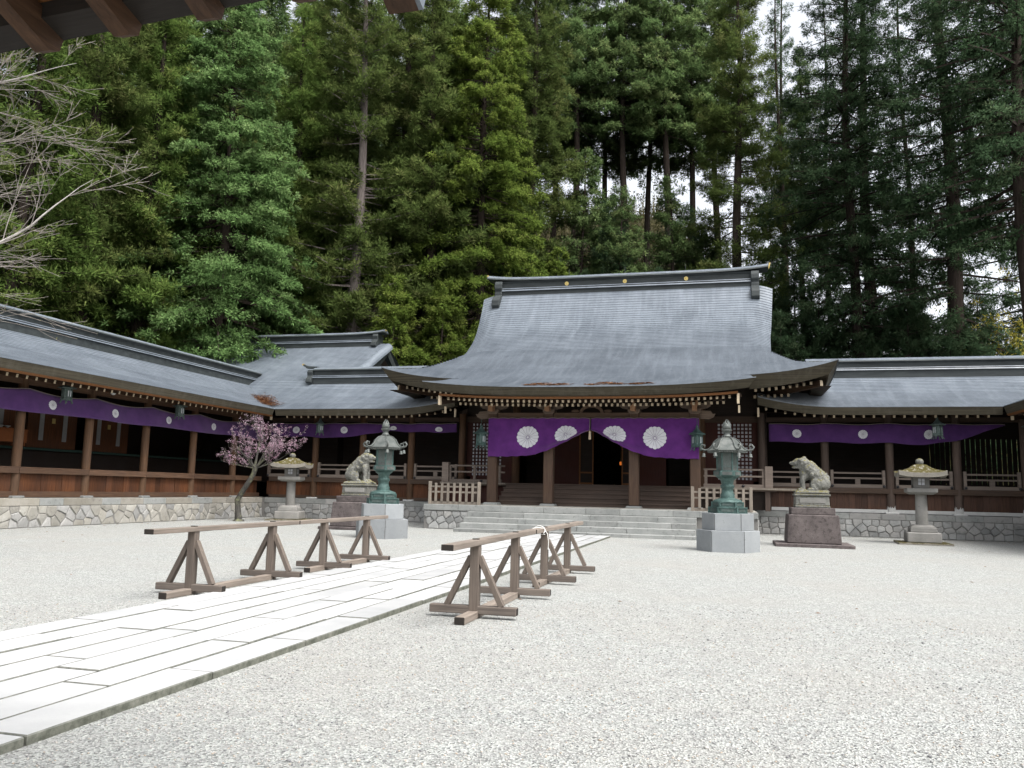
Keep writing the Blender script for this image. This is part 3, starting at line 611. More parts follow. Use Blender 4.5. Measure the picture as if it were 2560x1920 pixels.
for sg in (-1, 1):
    mb = MB()
    def f(u, v):
        d = v*2.5; ya = 34.5+3.8*v; y = ya+(88.6-2*ya)*u; e = abs(y-44.3)/9.8
        return (X0+sg*(9.75-d), y, 6.33+1.68*v+.63*e**5*(1-v)**1.3)
    courses(mb, f, 16, 20); part('side_roof', mb, 'roof', H)
    mb = MB(); edge_strip(mb, [(p[0], p[1], p[2]+.08) for p in [f(u, 0) for u in np.linspace(0, 1, 20)]], .56, (-sg, 0, 0), lean=.34, mitre=lambda t_: (0, 1-2*t_, 0)); part('eave_edge', mb, 'fascia', H)
    mb = MB(); V = []
    for k in range(13):                                        # verge boards of the gable
        y = 38.3+5.6*k/12; wd = lerp(WP, y); z = float(np.interp(y, _yy, _zz)); dz_ = .26*min(1, (y-38.3)/1.5); V += [(X0+sg*wd, y, z-dz_-.02), (X0+sg*(wd-.12), y, z-dz_-.45)]
    mb.add(V, [(2*k, 2*k+1, 2*k+3, 2*k+2) for k in range(12)]); mb.add([(a, 88.6-b, c) for a, b, c in V], [(2*k, 2*k+1, 2*k+3, 2*k+2) for k in range(12)]); part('verge_board', mb, 'ridge', H)
    mb = MB(); gq = [(y, float(np.interp(y, _yy, _zz))-.75) for y in np.linspace(38.6, 43.8, 9)]; gq += [(88.6-y, z) for y, z in gq[::-1]]
    mb.add([(X0+sg*6.9, y, z) for y, z in gq]+[(X0+sg*6.9, y, 7.0) for y, z in gq], [(k, k+1, 19+k, 18+k) for k in range(17)]); part('gable_wall', mb, 'dark_x', H)
    # main eave outside the porch
    pts = [hallf(.5+sg*.5*s/9.75, 0) for s in np.linspace(6.35, 9.75, 14)]; pts = [(p[0], p[1], p[2]+.03) for p in pts]
    mb = MB(); edge_strip(mb, pts, lambda q: .56, (0, 1, 0), lean=.34, mitre=lambda t_: (-sg*t_, 0, 0)); part('eave_edge', mb, 'fascia', H)
    rafters(H, [(X0+sg*s, 35.3, 5.83+.60*(s/9.75)**5) for s in np.arange(6.6, 8.95, .27)], (0, 1), R_(10), 2.2, .10, .13)
    rafters(H, [(X0+sg*s, 36.4, 5.72+.3*(s/9.75)**5) for s in np.arange(6.6, 8.2, .27)], (0, 1), R_(10), 1.6, .10, .13)
    mb = MB(); mb.beam((X0+sg*9.15, 35.2, 6.16), (X0+sg*6.9, 37.6, 5.9), .16, .24, endmi=1); mb.mi[-2] = 1; part('hip_rafter', mb, ['rafter', 'cream'], H)
# soffits closing the roof
mb = MB(); mb.add([(X0-9.5, 34.9, 6.02), (X0+9.5, 34.9, 6.02), (X0+6.9, 38.2, 6.5), (X0-6.9, 38.2, 6.5)], [(0, 1, 2, 3)])
for sg in (-1, 1): mb.add([(X0+sg*9.5, 34.9, 6.02), (X0+sg*9.5, 53.6, 6.02), (X0+sg*6.9, 50.3, 6.5), (X0+sg*6.9, 38.2, 6.5)], [(0, 1, 2, 3)])
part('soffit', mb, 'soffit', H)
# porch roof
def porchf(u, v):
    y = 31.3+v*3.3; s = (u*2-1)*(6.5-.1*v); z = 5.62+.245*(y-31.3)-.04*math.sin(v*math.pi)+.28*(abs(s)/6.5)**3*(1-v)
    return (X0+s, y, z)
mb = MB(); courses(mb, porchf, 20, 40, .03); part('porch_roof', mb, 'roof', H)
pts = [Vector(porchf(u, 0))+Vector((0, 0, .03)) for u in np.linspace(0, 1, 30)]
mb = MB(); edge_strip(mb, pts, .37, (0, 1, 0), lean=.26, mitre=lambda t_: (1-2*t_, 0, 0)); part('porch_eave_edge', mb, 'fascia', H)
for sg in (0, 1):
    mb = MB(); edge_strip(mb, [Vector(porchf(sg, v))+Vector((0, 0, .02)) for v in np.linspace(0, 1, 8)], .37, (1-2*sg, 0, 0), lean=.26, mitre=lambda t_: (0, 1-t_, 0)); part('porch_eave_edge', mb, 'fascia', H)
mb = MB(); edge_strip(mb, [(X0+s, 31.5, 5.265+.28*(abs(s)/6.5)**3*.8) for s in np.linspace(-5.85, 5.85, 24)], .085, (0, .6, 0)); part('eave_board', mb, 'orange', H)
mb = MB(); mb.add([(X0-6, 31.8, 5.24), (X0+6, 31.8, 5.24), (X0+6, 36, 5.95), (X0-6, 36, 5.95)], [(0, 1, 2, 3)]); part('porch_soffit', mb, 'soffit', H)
rafters(H, [(X0+s, 31.86, 5.12+.22*(abs(s)/6.5)**3) for s in np.arange(-5.55, 5.56, .2265)], (0, 1), R_(8), 1.5, .09, .11)
rafters(H, [(X0+s, 32.75, 5.06+.14*(abs(s)/6.5)**3) for s in np.arange(-5.32, 5.33, .2265)], (0, 1), R_(12), 2.6, .09, .11)
for sg in (-1, 1):
    mb = MB(); mb.box(X0+sg*5.86-.045, X0+sg*5.86+.045, 31.62, 31.8, 4.98, 5.36); part('verge_end', mb, 'cream', H)
    mb = MB(); mb.box(X0+sg*5.9-.035, X0+sg*5.9+.035, 32.5, 32.6, 4.72, 5.0); part('verge_end', mb, 'cream', H)
    mb = MB(); mb.beam((X0+sg*5.86, 31.81, 5.16), (X0+sg*5.86, 35.5, 5.75), .09, .3); part('verge_beam', mb, 'beam_x', H)
# porch posts, beams, brackets
for k, s in enumerate((-4.2, -1.77, 1.77, 4.2)):
    mb = MB(); mb.box(X0+s-.2, X0+s+.2, 33.8, 34.2, 1.08, 4.98); part('porch_post', mb, 'gatepost', H, bevel=.03)
    mb = MB(); mb.prism([(X0+s-.33, 33.67), (X0+s+.33, 33.67), (X0+s+.33, 34.33), (X0+s-.33, 34.33)], .97, 1.08, 0, .85, (X0+s, 34)); part('base_stone', mb, 'coping', H)
    def bracket(name, poly, y0, y1, mat):
        mb = MB(); mb.extr([(a, b) for a, b in poly], lambda p, yy: (X0+s+p[0], yy, p[1]), y1, y0); part(name, mb, mat, H)
    bracket('bearing_block', [(-.16, 4.80), (.16, 4.80), (.25, 4.90), (.25, 5.0), (-.25, 5.0), (-.25, 4.90)], 33.76, 34.24, 'bracket')
    bracket('bracket_arm', [(-.28, 5.003), (.28, 5.003), (.5, 5.05), (.62, 5.14), (.62, 5.24), (-.62, 5.24), (-.62, 5.14), (-.5, 5.05)], 33.9, 34.1, 'bracket')
    for dx in (-.48, 0, .48): bracket('bearing_block', [(dx-.09, 5.243), (dx+.09, 5.243), (dx+.13, 5.29), (dx+.13, 5.34), (dx-.13, 5.34), (dx-.13, 5.29)], 33.84, 34.16, 'bracket')
    bracket('beam_nose', [(-.09, 4.90), (.09, 4.90), (.10, 5.1), (.16, 5.18), (.12, 5.3), (-.12, 5.3), (-.16, 5.18), (-.10, 5.1)], 33.35, 33.74, 'tan')
    if abs(s) > 4:
        sg = 1 if s > 0 else -1
        mb = MB(); mb.extr([(0, 4.62), (.35, 4.60), (.52, 4.68), (.60, 4.82), (.50, 4.80), (.42, 4.92), (0, 4.95)], lambda p, yy: (X0+s+sg*(.2+p[0]), yy, p[1]), 34.1, 33.9); part('carved_nose', mb, 'bracket', H)
for a, b in ((-3.99, -1.98), (-1.56, 1.56), (1.98, 3.99)):
    mb = MB(); mb.extr([(a, 4.60), (a+.3, 4.66), (b-.3, 4.66), (b, 4.60), (b, 4.86), (a, 4.86)], lambda p, yy: (X0+p[0], yy, p[1]), 34.1, 33.9); part('rainbow_beam', mb, 'porchbeam', H)
mb = MB(); mb.box(X0-5.4, X0+5.4, 33.9, 34.1, 5.343, 5.50); part('purlin', mb, 'beam_x', H)
mb = MB()                                                            # frog-leg strut
arch = []
for k in range(13): q = math.pi*k/12; arch.append((math.cos(q), math.sin(q)))
for i in range(12):
    (c0, s0), (c1, s1) = arch[i], arch[i+1]
    for ra, rb_ in ((.40, .30),): mb.extr([(c0*.5, 4.87+s0*.33), (c1*.5, 4.87+s1*.33), (c1*.38, 4.87+s1*.22), (c0*.38, 4.87+s0*.22)], lambda p, yy: (X0+p[0], yy, p[1]), 34.06, 33.94)
for sg in (-1, 1): mb.ball((X0+sg*.68, 34, 4.94), (.17, .05, .07))
mb.box(X0-.16, X0+.16, 33.92, 34.08, 5.21, 5.34)
part('frog_leg_strut', mb, 'porchbeam', H)
# veranda, wooden steps
VZ = 1.92
mb = MB(); mb.box(X0-6.9, X0+7.4, 36.2, 38.3, VZ-.14, VZ); part('veranda_floor', mb, 'step_x', H)
mb = MB(); mb.box(X0-7.3, X0+8.4, 36.1, 36.2, VZ-.08, VZ+.005); part('veranda_edge', mb, 'picket', H)
for sg in (-1, 1): mb = MB(); mb.box(min(X0+sg*4.3, X0+sg*7.2), max(X0+sg*4.3, X0+sg*7.2), 36.5, 36.6, 1.0, VZ-.15); part('underfloor_wall', mb, 'redwall' if sg < 0 else 'dark_x', H)
for sg in (-1, 1):
    for s in (5.6, 7.05): mb = MB(); mb.box(X0+sg*s-.1, X0+sg*s+.1, 36.25, 36.45, .97, VZ-.145); part('veranda_post', mb, 'postgrey', H)
for k in range(5):
    z = .99+.188*(k+1)-.005; y = 34.45+.36*k
    mb = MB(); mb.box(X0-4.15, X0+4.15, y, y+.42 if k < 4 else 36.09, z-.055, z); part('wooden_step', mb, 'step_x', H, bevel=.006)
    mb = MB(); mb.box(X0-4.13, X0+4.13, y+.04, y+.07, z-.19, z-.058); part('riser', mb, 'step_x', H)
for sg in (-1, 1):                                                    # veranda railings
    a, b = sorted((X0+sg*4.45, X0+sg*7.0)); mb = MB(); mb.box(a, b, 36.28, 36.42, VZ+.005, VZ+.14); r = part('railing', mb, 'rail', H)
    for z0, z1 in ((2.36, 2.43), (2.64, 2.71)): mb = MB(); mb.box(a, b+.15, 36.31, 36.39, z0, z1); part('rail', mb, 'rail', r)
    for xx in (a+.1, (a+b)/2, b-.1): mb = MB(); mb.box(xx-.06, xx+.06, 36.3, 36.4, VZ+.143, 2.64); part('rail_post', mb, 'rail', r)
    for xx in ((a+b)/2+.35,): mb = MB(); mb.ball((xx, 36.24, VZ+.07), .06); part('knob', mb, 'black', r, 60)
    xx = X0+sg*7.1; mb = MB(); mb.box(xx-.16, xx+.16, 36.2, 36.5, VZ+.006, 2.82); part('corner_post', mb, 'rail', r, bevel=.015)
# facade: lattice windows, wall, doors
FY = 38.3
def hbox(name, a, b, y0, y1, z0, z1, mat, parent=H, bev=0):
    mb = MB(); mb.box(min(a, b), max(a, b), y0, y1, z0, z1); return part(name, mb, mat, parent, bevel=bev)
for sg in (-1, 1):
    x = lambda s: X0+sg*s
    hbox('wall_panel', x(4.45), x(4.98), FY, FY+.1, VZ, 5.2, 'redwall'); 
    for s in (4.3, 6.95): mb = MB(); mb.lathe([(.19, .99), (.19, 5.6)], 14, 0, (x(s), FY, 0)); part('post', mb, 'postgrey' if s > 5 else 'post', H, 60)
    lw = hbox('lattice_window', x(5.0), x(6.52), FY+.06, FY+.09, 2.25, 4.8, 'paper')
    for k in range(10): q = 5.0+1.52*k/9; hbox('slat', x(q)-.033, x(q)+.033, FY-.005, FY+.06, 2.25, 4.8, 'redwall', lw)
    for k in range(16): z = 2.25+2.55*k/15; hbox('slat', x(4.98), x(6.54), FY+.012, FY+.055, z-.033, z+.033, 'redwall', lw)
    hbox('sill_wall', x(4.98), x(6.8), FY, FY+.1, VZ, 2.22, 'redwall'); hbox('wall_panel', x(6.55), x(6.8), FY, FY+.1, VZ, 5.2, 'redwall')
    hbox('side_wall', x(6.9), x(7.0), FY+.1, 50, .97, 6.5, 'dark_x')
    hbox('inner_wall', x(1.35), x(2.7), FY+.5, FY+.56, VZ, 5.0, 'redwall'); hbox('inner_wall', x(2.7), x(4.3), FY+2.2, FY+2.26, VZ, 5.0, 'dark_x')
    d = hbox('door_leaf', x(.66), x(1.34), FY+.52, FY+.55, VZ+.02, 4.5, 'dark_x')
    for q0, q1 in ((.66, .72), (1.28, 1.34)): hbox('gilt_stile', x(q0), x(q1), FY+.48, FY+.517, VZ+.02, 4.5, 'orange', d)
    for z in (VZ+.05, VZ+.55, 4.42): hbox('gilt_rail', x(.725), x(1.275), FY+.485, FY+.517, z, z+.07, 'orange', d)
hbox('lintel', X0-6.9, X0+6.9, FY-.1, FY+.1, 4.83, 5.1, 'beam_x'); hbox('upper_wall', X0-6.9, X0+6.9, FY, FY+.1, 5.1, 6.5, 'dark_x')
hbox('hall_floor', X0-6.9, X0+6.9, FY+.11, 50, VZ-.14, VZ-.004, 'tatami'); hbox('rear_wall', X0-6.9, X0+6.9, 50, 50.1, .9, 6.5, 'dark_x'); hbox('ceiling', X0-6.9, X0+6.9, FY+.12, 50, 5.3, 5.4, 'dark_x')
# ridge
ridge_box(H, lambda a, o, z: (X0+a, 44.3+o, z), -6.75, 6.75, 12.42, .52, 1.02, 60, .09, .85)
for sg in (-1, 1):
    prof = [(-.10, 13.28), (-.52, 13.24), (-.66, 13.05), (-.68, 12.8), (-.58, 12.62), (-.62, 12.5), (-.60, 12.42), (-.72, 12.34), (-.95, 12.24), (-1.15, 12.02), (-1.18, 11.72), (-1.02, 11.56), (-.84, 11.6), (-.6, 12.0), (-.3, 12.4), (.3, 12.4), (.6, 12.7), (.66, 13.05), (.5, 13.24)]
    mb = MB(); mb.extr(prof, lambda p, xx: (X0+sg*xx, 44.3+p[0], p[1]), 6.7 if sg < 0 else 7.12, 7.12 if sg < 0 else 6.7); part('ridge_end', mb, 'ridge', H, bevel=.03)
    mb = MB(); mb.extr([(7.60, 13.42), (7.64, 13.42), (7.72, 13.72), (7.64, 13.72)], lambda p, yy: (X0+sg*p[0], 44.3+yy, p[1]), .13, -.13); part('gold_tip', mb, 'gold', H)
for s in (-3.05, .15, 3.4):
    mb = MB(); mb.extr([(math.cos(a), math.sin(a)) for a in np.linspace(0, 2*math.pi, 17)[:-1]], lambda p, yy: (X0+s+p[0]*.11, yy, 12.98+p[1]*.11), 43.87, 43.92)
    c_ = part('gold_crest', mb, 'gold', H); mb = MB(); mb.ball((X0+s, 43.865, 12.98), (.05, .02, .05), 8, 5); part('boss', mb, 'gold', c_, 60)
for s in (-3.0, .1, 3.35): mb = MB(); mb.tube([(X0+s, 44.3, 13.4), (X0+s, 44.3, 13.9)], [.018, .012], 5); part('rod', mb, 'ridge', H)
# fallen needles on the roofs
def needles(name, label, f, pts, n, spread, seed):
    rg = random.Random(seed); mb = MB()
    for _ in range(n):
        u, v = rg.choice(pts); u += rg.gauss(0, spread[0]); v += rg.gauss(0, spread[1])
        if not (0 < u < 1 and 0 < v < 1): continue
        p = Vector(f(u, v))+Vector((0, 0, .04+rg.random()*.03)); a = rg.random()*6.28; d = Vector((math.cos(a), math.sin(a)*.6, .1*rg.uniform(-1, 1)))*rg.uniform(.06, .14); q = Vector((-d.y, d.x, .02))*.25
        mb.add([p-d-q*.4, p+q, p+d, p-q], [(0, 1, 2, 3)])
    o = obj(name, mb.mesh(name, 'litter')); tag(o, label, 'fallen needles', kind='stuff')
needles('fallen_needles', 'rusty needle debris scattered on the porch roof', porchf, [(.36, .30), (.40, .18), (.43, .22), (.56, .34), (.53, .14), (.60, .2), (.66, .18), (.68, .2), (.34, .15)], 1100, (.014, .045), 3)
# ------------------------------------------------------------------ crests and curtains
def petals():
    out = []
    for k in range(16):
        a0 = 2*math.pi*k/16; hw = math.pi/16*.965; P = []
        for q in (-1, 1): P.append((.14, a0+q*hw*.55))
        for j in range(6):
            q = 1-2*j/5; P.append((.915+.085*math.sqrt(max(0, 1-q*q*.98)), a0+q*hw))
        out.append([(r*math.cos(a), r*math.sin(a)) for r, a in P])
    out.append([(.11*math.cos(a), .11*math.sin(a)) for a in np.linspace(0, 2*math.pi, 13)[:-1]])
    return out
PET = petals()
def crest_part(parent, f, cu, cv, r, W_, Hh, nrm, label=None):
    """f(u,v) with u,v in metres along the cloth"""
    mb = MB()
    for P in PET:
        c = (sum(p[0] for p in P)/len(P), sum(p[1] for p in P)/len(P)); V = []
        for x, y in P+[c]:
            V.append(Vector(f(cu+x*r, cv-y*r))+Vector(nrm)*.014)
        n = len(P); mb.add(V, [(i, (i+1) % n, n) for i in range(n)])
    return part('crest', mb, 'crest', parent)
def curtain(name, label, f, W_, Hh, nu, nv, crests, nrm, group=None, mat='clothshade'):
    p0 = Vector(f(W_/2, 0)); t = thing(name, label, 'curtain', p0, group=group); mb = MB()
    V = [f(W_*i/nu, Hh*j/nv) for j in range(nv+1) for i in range(nu+1)]
    mb.add(V, [(j*(nu+1)+i, j*(nu+1)+i+1, (j+1)*(nu+1)+i+1, (j+1)*(nu+1)+i) for j in range(nv) for i in range(nu)])
    c = part('cloth', mb, mat, t, 180); sol = c.modifiers.new('thickness', 'SOLIDIFY'); sol.thickness = .008; sol.offset = 0
    for cu, cv, r in crests: crest_part(t, f, cu, cv, r, W_, Hh, nrm)
    mb = MB(); mb.tube([Vector(f(W_*i/nu, -.01)) for i in range(0, nu+1)], [.012]*(nu+1), 5); part('cord', mb, 'picket', t)
    return t
for sg in (-1, 1):
    def f(u, v, sg=sg):
        W_, Hh = 4.3, 1.62; q = u/W_; zt = 4.60+.04*abs(math.sin(u*7.4))*.6
        D = np.interp(q, [0, .2, .45, .62, .78, .9, 1], [1.62, 1.62, 1.56, 1.33, .98, .68, .48]); vv = min(max(v/Hh, -.02), 1.0)
        e = max(1.0, Hh/D); drop = D*(1-max(0, 1-vv)**e)*1.0 if e > 1.02 else D*vv
        fold = (.09*math.sin(vv*19+q*6)*q*q*max(0, vv-.4)*1.6 + .06*math.sin(q*7+vv*3.5)*vv+.22*vv*vv*math.sin(q*2.8)+.025*math.sin(q*23+vv*4)*vv+.02*math.sin((q-.1)*9+vv*9)*vv)
        return (X0+sg*(4.36-u*(4.33/4.3)), 33.72-fold, zt-drop)
    curtain('purple_curtain', 'bright purple entrance curtain tied up toward the middle, %s half with large white crests' % ('left' if sg < 0 else 'right'), f, 4.3, 1.62, 90, 40, [(1.72, .80, .47), (3.33, .80, .47)], (0, -1, 0), 'entrance curtain halves', 'cloth')
mb = MB(); o = thing('curtain_tassel', 'pale tassel cord hanging where the entrance curtains meet', 'tassel', (X0, 33.62, 4.6))
mb.tube([(0, 0, 0), (0, 0, -.5)], [.012, .012], 6); part('cord', mb, 'picket', o, world=False)
mb = MB(); mb.lathe([(.01, -.5), (.05, -.56), (.045, -.62), (.06, -.86), (.03, -.87)], 10); part('tassel', mb, 'cream', o, 60, world=False)
# side gallery curtain (left), scalloped between posts
def fL(u, v):
    y = 16.6+u; q = ((y-22.87)/3.15) % 1.0; zt = 4.66-.13*math.sin(math.pi*q)+max(0, (y-33))*-.02; zb = 3.88+.02*math.sin(y*1.3)
    Hh = .78; x = X0-17.45+.06*math.sin(u*2.1)*v/Hh+.05*v
    return (x, y, zt-v/Hh*(zt-zb))
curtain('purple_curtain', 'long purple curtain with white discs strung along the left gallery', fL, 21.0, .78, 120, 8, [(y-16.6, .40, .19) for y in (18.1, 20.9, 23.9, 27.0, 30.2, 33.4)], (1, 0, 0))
def fB(u, v):
    s = 17.0-u; zb = np.interp(s, [7, 9.4, 10.8, 12.2, 13.5, 15, 17], [.42, .40, .36, .60, .72, .66, .62]); q = v/.78
    zt = 4.70+.02*math.sin(u*4); return (X0-s, 37.66+.07*math.sin(s*1.8)*q, zt-zb*(1-(1-min(max(q, -.05), 1))**(.78/zb) if q > 0 else q))
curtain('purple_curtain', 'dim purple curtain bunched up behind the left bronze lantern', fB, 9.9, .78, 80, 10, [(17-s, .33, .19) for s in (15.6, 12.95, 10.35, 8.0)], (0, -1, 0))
def fR(u, v):
    s = 7.2+u; zb = np.interp(s, [7.2, 12, 13.4, 14.6, 15.6, 16.4], [.76, .80, .84, .70, .30, .06]); q = v/.80
    zt = 4.72+.02*math.sin(u*3)-.03*math.sin(math.pi*((s-6.9)/2.57 % 1)); return (X0+s, 37.66+.05*math.sin(s*2.2)*q, zt-zb*q)
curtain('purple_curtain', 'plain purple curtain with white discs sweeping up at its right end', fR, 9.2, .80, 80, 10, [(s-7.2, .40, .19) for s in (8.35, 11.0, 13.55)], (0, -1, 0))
# ------------------------------------------------------------------ hanging lanterns
def hang_lantern(loc, label, sc=1.0, rz=0, mat='bronze'):
    t = thing('hanging_lantern', label, 'hanging lantern', loc, rz, 'hanging bronze lanterns under the eaves')
    def sq(r): return [(-r, -r), (r, -r), (r, r), (-r, r)]
    k = sc
    mb = MB(); mb.lathe([(.36*k, .22*k), (.37*k, .245*k), (.2*k, .32*k), (.10*k, .42*k), (.055*k, .5*k), (.06*k, .54*k), (.02*k, .62*k)], 6, math.pi/6); part('lamp_roof', mb, mat, t, 20, world=False)
    mb = MB(); mb.lathe([(.20*k, -.25*k), (.20*k, .22*k)], 6, math.pi/6); part('lamp_body', mb, mat, t, world=False)
    for i in range(6):
        a = math.pi/3*i-math.pi/2; c, s = math.cos(a), math.sin(a); mb = MB(); r = .176*k
        mb.beam((c*r, s*r, -.12*k), (c*r, s*r, .12*k), .13*k, .012*k, (c, s, 0)); part('lamp_pane', mb, 'paper' if i % 2 else 'bronzedark', t, world=False)
        a += math.pi/6; c, s = math.cos(a), math.sin(a)
        mb = MB(); mb.beam((c*.205*k, s*.205*k, .2*k), (c*.205*k, s*.205*k, -.28*k), .03*k, .03*k, (c, s, 0)); mb.beam((c*.205*k, s*.205*k, -.28*k), (c*.27*k, s*.27*k, -.40*k), .04*k, .03*k, (c, s, 0)); part('foot', mb, mat, t, world=False)
    mb = MB(); mb.lathe([(.215*k, -.27*k), (.235*k, -.25*k), (.235*k, -.22*k), (.2*k, -.2*k)], 6, math.pi/6); part('lamp_tray', mb, mat, t, world=False)
    mb = MB(); mb.tube([(0, 0, .6*k), (0, 0, .85*k)], [.012, .012], 5); part('hanger', mb, mat, t, world=False)
    return t
hang_lantern((X0-4.62, 33.55, 3.72), 'green bronze lantern hanging left of the entrance curtain')
hang_lantern((X0+4.30, 33.45, 3.72), 'green bronze lantern hanging right of the entrance curtain')
hang_lantern((X0-13.95, 37.0, 4.42), 'small dark lantern hanging in the gallery behind the plum tree', .85, 0, 'bronzedark')
hang_lantern((X0+13.7, 36.8, 4.40), 'dark lantern hanging before the right gallery curtain', .9, 0, 'bronzedark')
for y, lab in ((19.3, 'lantern under the left eave, outside the photo edge'), (24.05, 'boxy lantern under the left eave, nearer of two against the purple curtain'), (30.3, 'boxy lantern under the left eave, farther along the curtain toward the plum tree')):
    hang_lantern((X0-17.0, y, 4.62), lab, .85, .3, 'bronzedark')
hang_lantern((X0+16.9, 36.3, 4.3), 'lantern half cut off by the right edge under the corner eave', .9, 0, 'bronzedark')
o = thing('round_lamp', 'small white globe lamp fixed to a post under the left eave', 'lamp', (X0-17.25, 26.6, 4.98)); mb = MB(); mb.ball((0, 0, 0), .11, 14, 8); part('globe', mb, 'white', o, 60, world=False); mb = MB(); mb.beam((-.1, 0, .02), (-.45, 0, .06), .07, .07); part('bracket', mb, 'brick', o, world=False)
o = thing('inner_lamp', 'tiny orange lamp glowing deep inside the dark hall', 'lamp', (X0+.28, 41.5, 3.05)); mb = MB(); mb.lathe([(.03, -.09), (.06, -.06), (.06, .06), (.03, .09)], 8); part('shade', mb, 'glow', o, world=False); mb = MB(); mb.tube([(0, 0, .12), (0, 0, 2.2)], [.008, .008], 4); part('cord', mb, 'gold', o, world=False)
# ------------------------------------------------------------------ picket fences
def picket_fence(x0, x1, y, label):
    t = thing('picket_fence', label, 'fence', ((x0+x1)/2, y, PT), group=None)
    for x in (x0, x1): mb = MB(); mb.box(x-.06, x+.06, y-.06, y+.06, PT, 1.90); part('fence_post', mb, 'picket', t, bevel=.012)
    n = 7
    for k in range(n): x = x0+(x1-x0)*(k+1)/(n+1); mb = MB(); mb.box(x-.05, x+.05, y-.045, y-.01, 1.09, 1.84); part('picket', mb, 'picket', t)
    for z0, z1, nm in ((.98, 1.09, 'bottom_rail'), (1.44, 1.51, 'rail'), (1.66, 1.73, 'rail')): mb = MB(); mb.box(x0+.06, x1-.06, y-.008, y+.05, z0, z1); part(nm, mb, 'picket', t)
picket_fence(-11.9, -9.8, 32.4, 'weathered picket fence on the platform left of the steps')
picket_fence(-1.35, .78, 32.4, 'weathered picket fence behind the right bronze lantern')
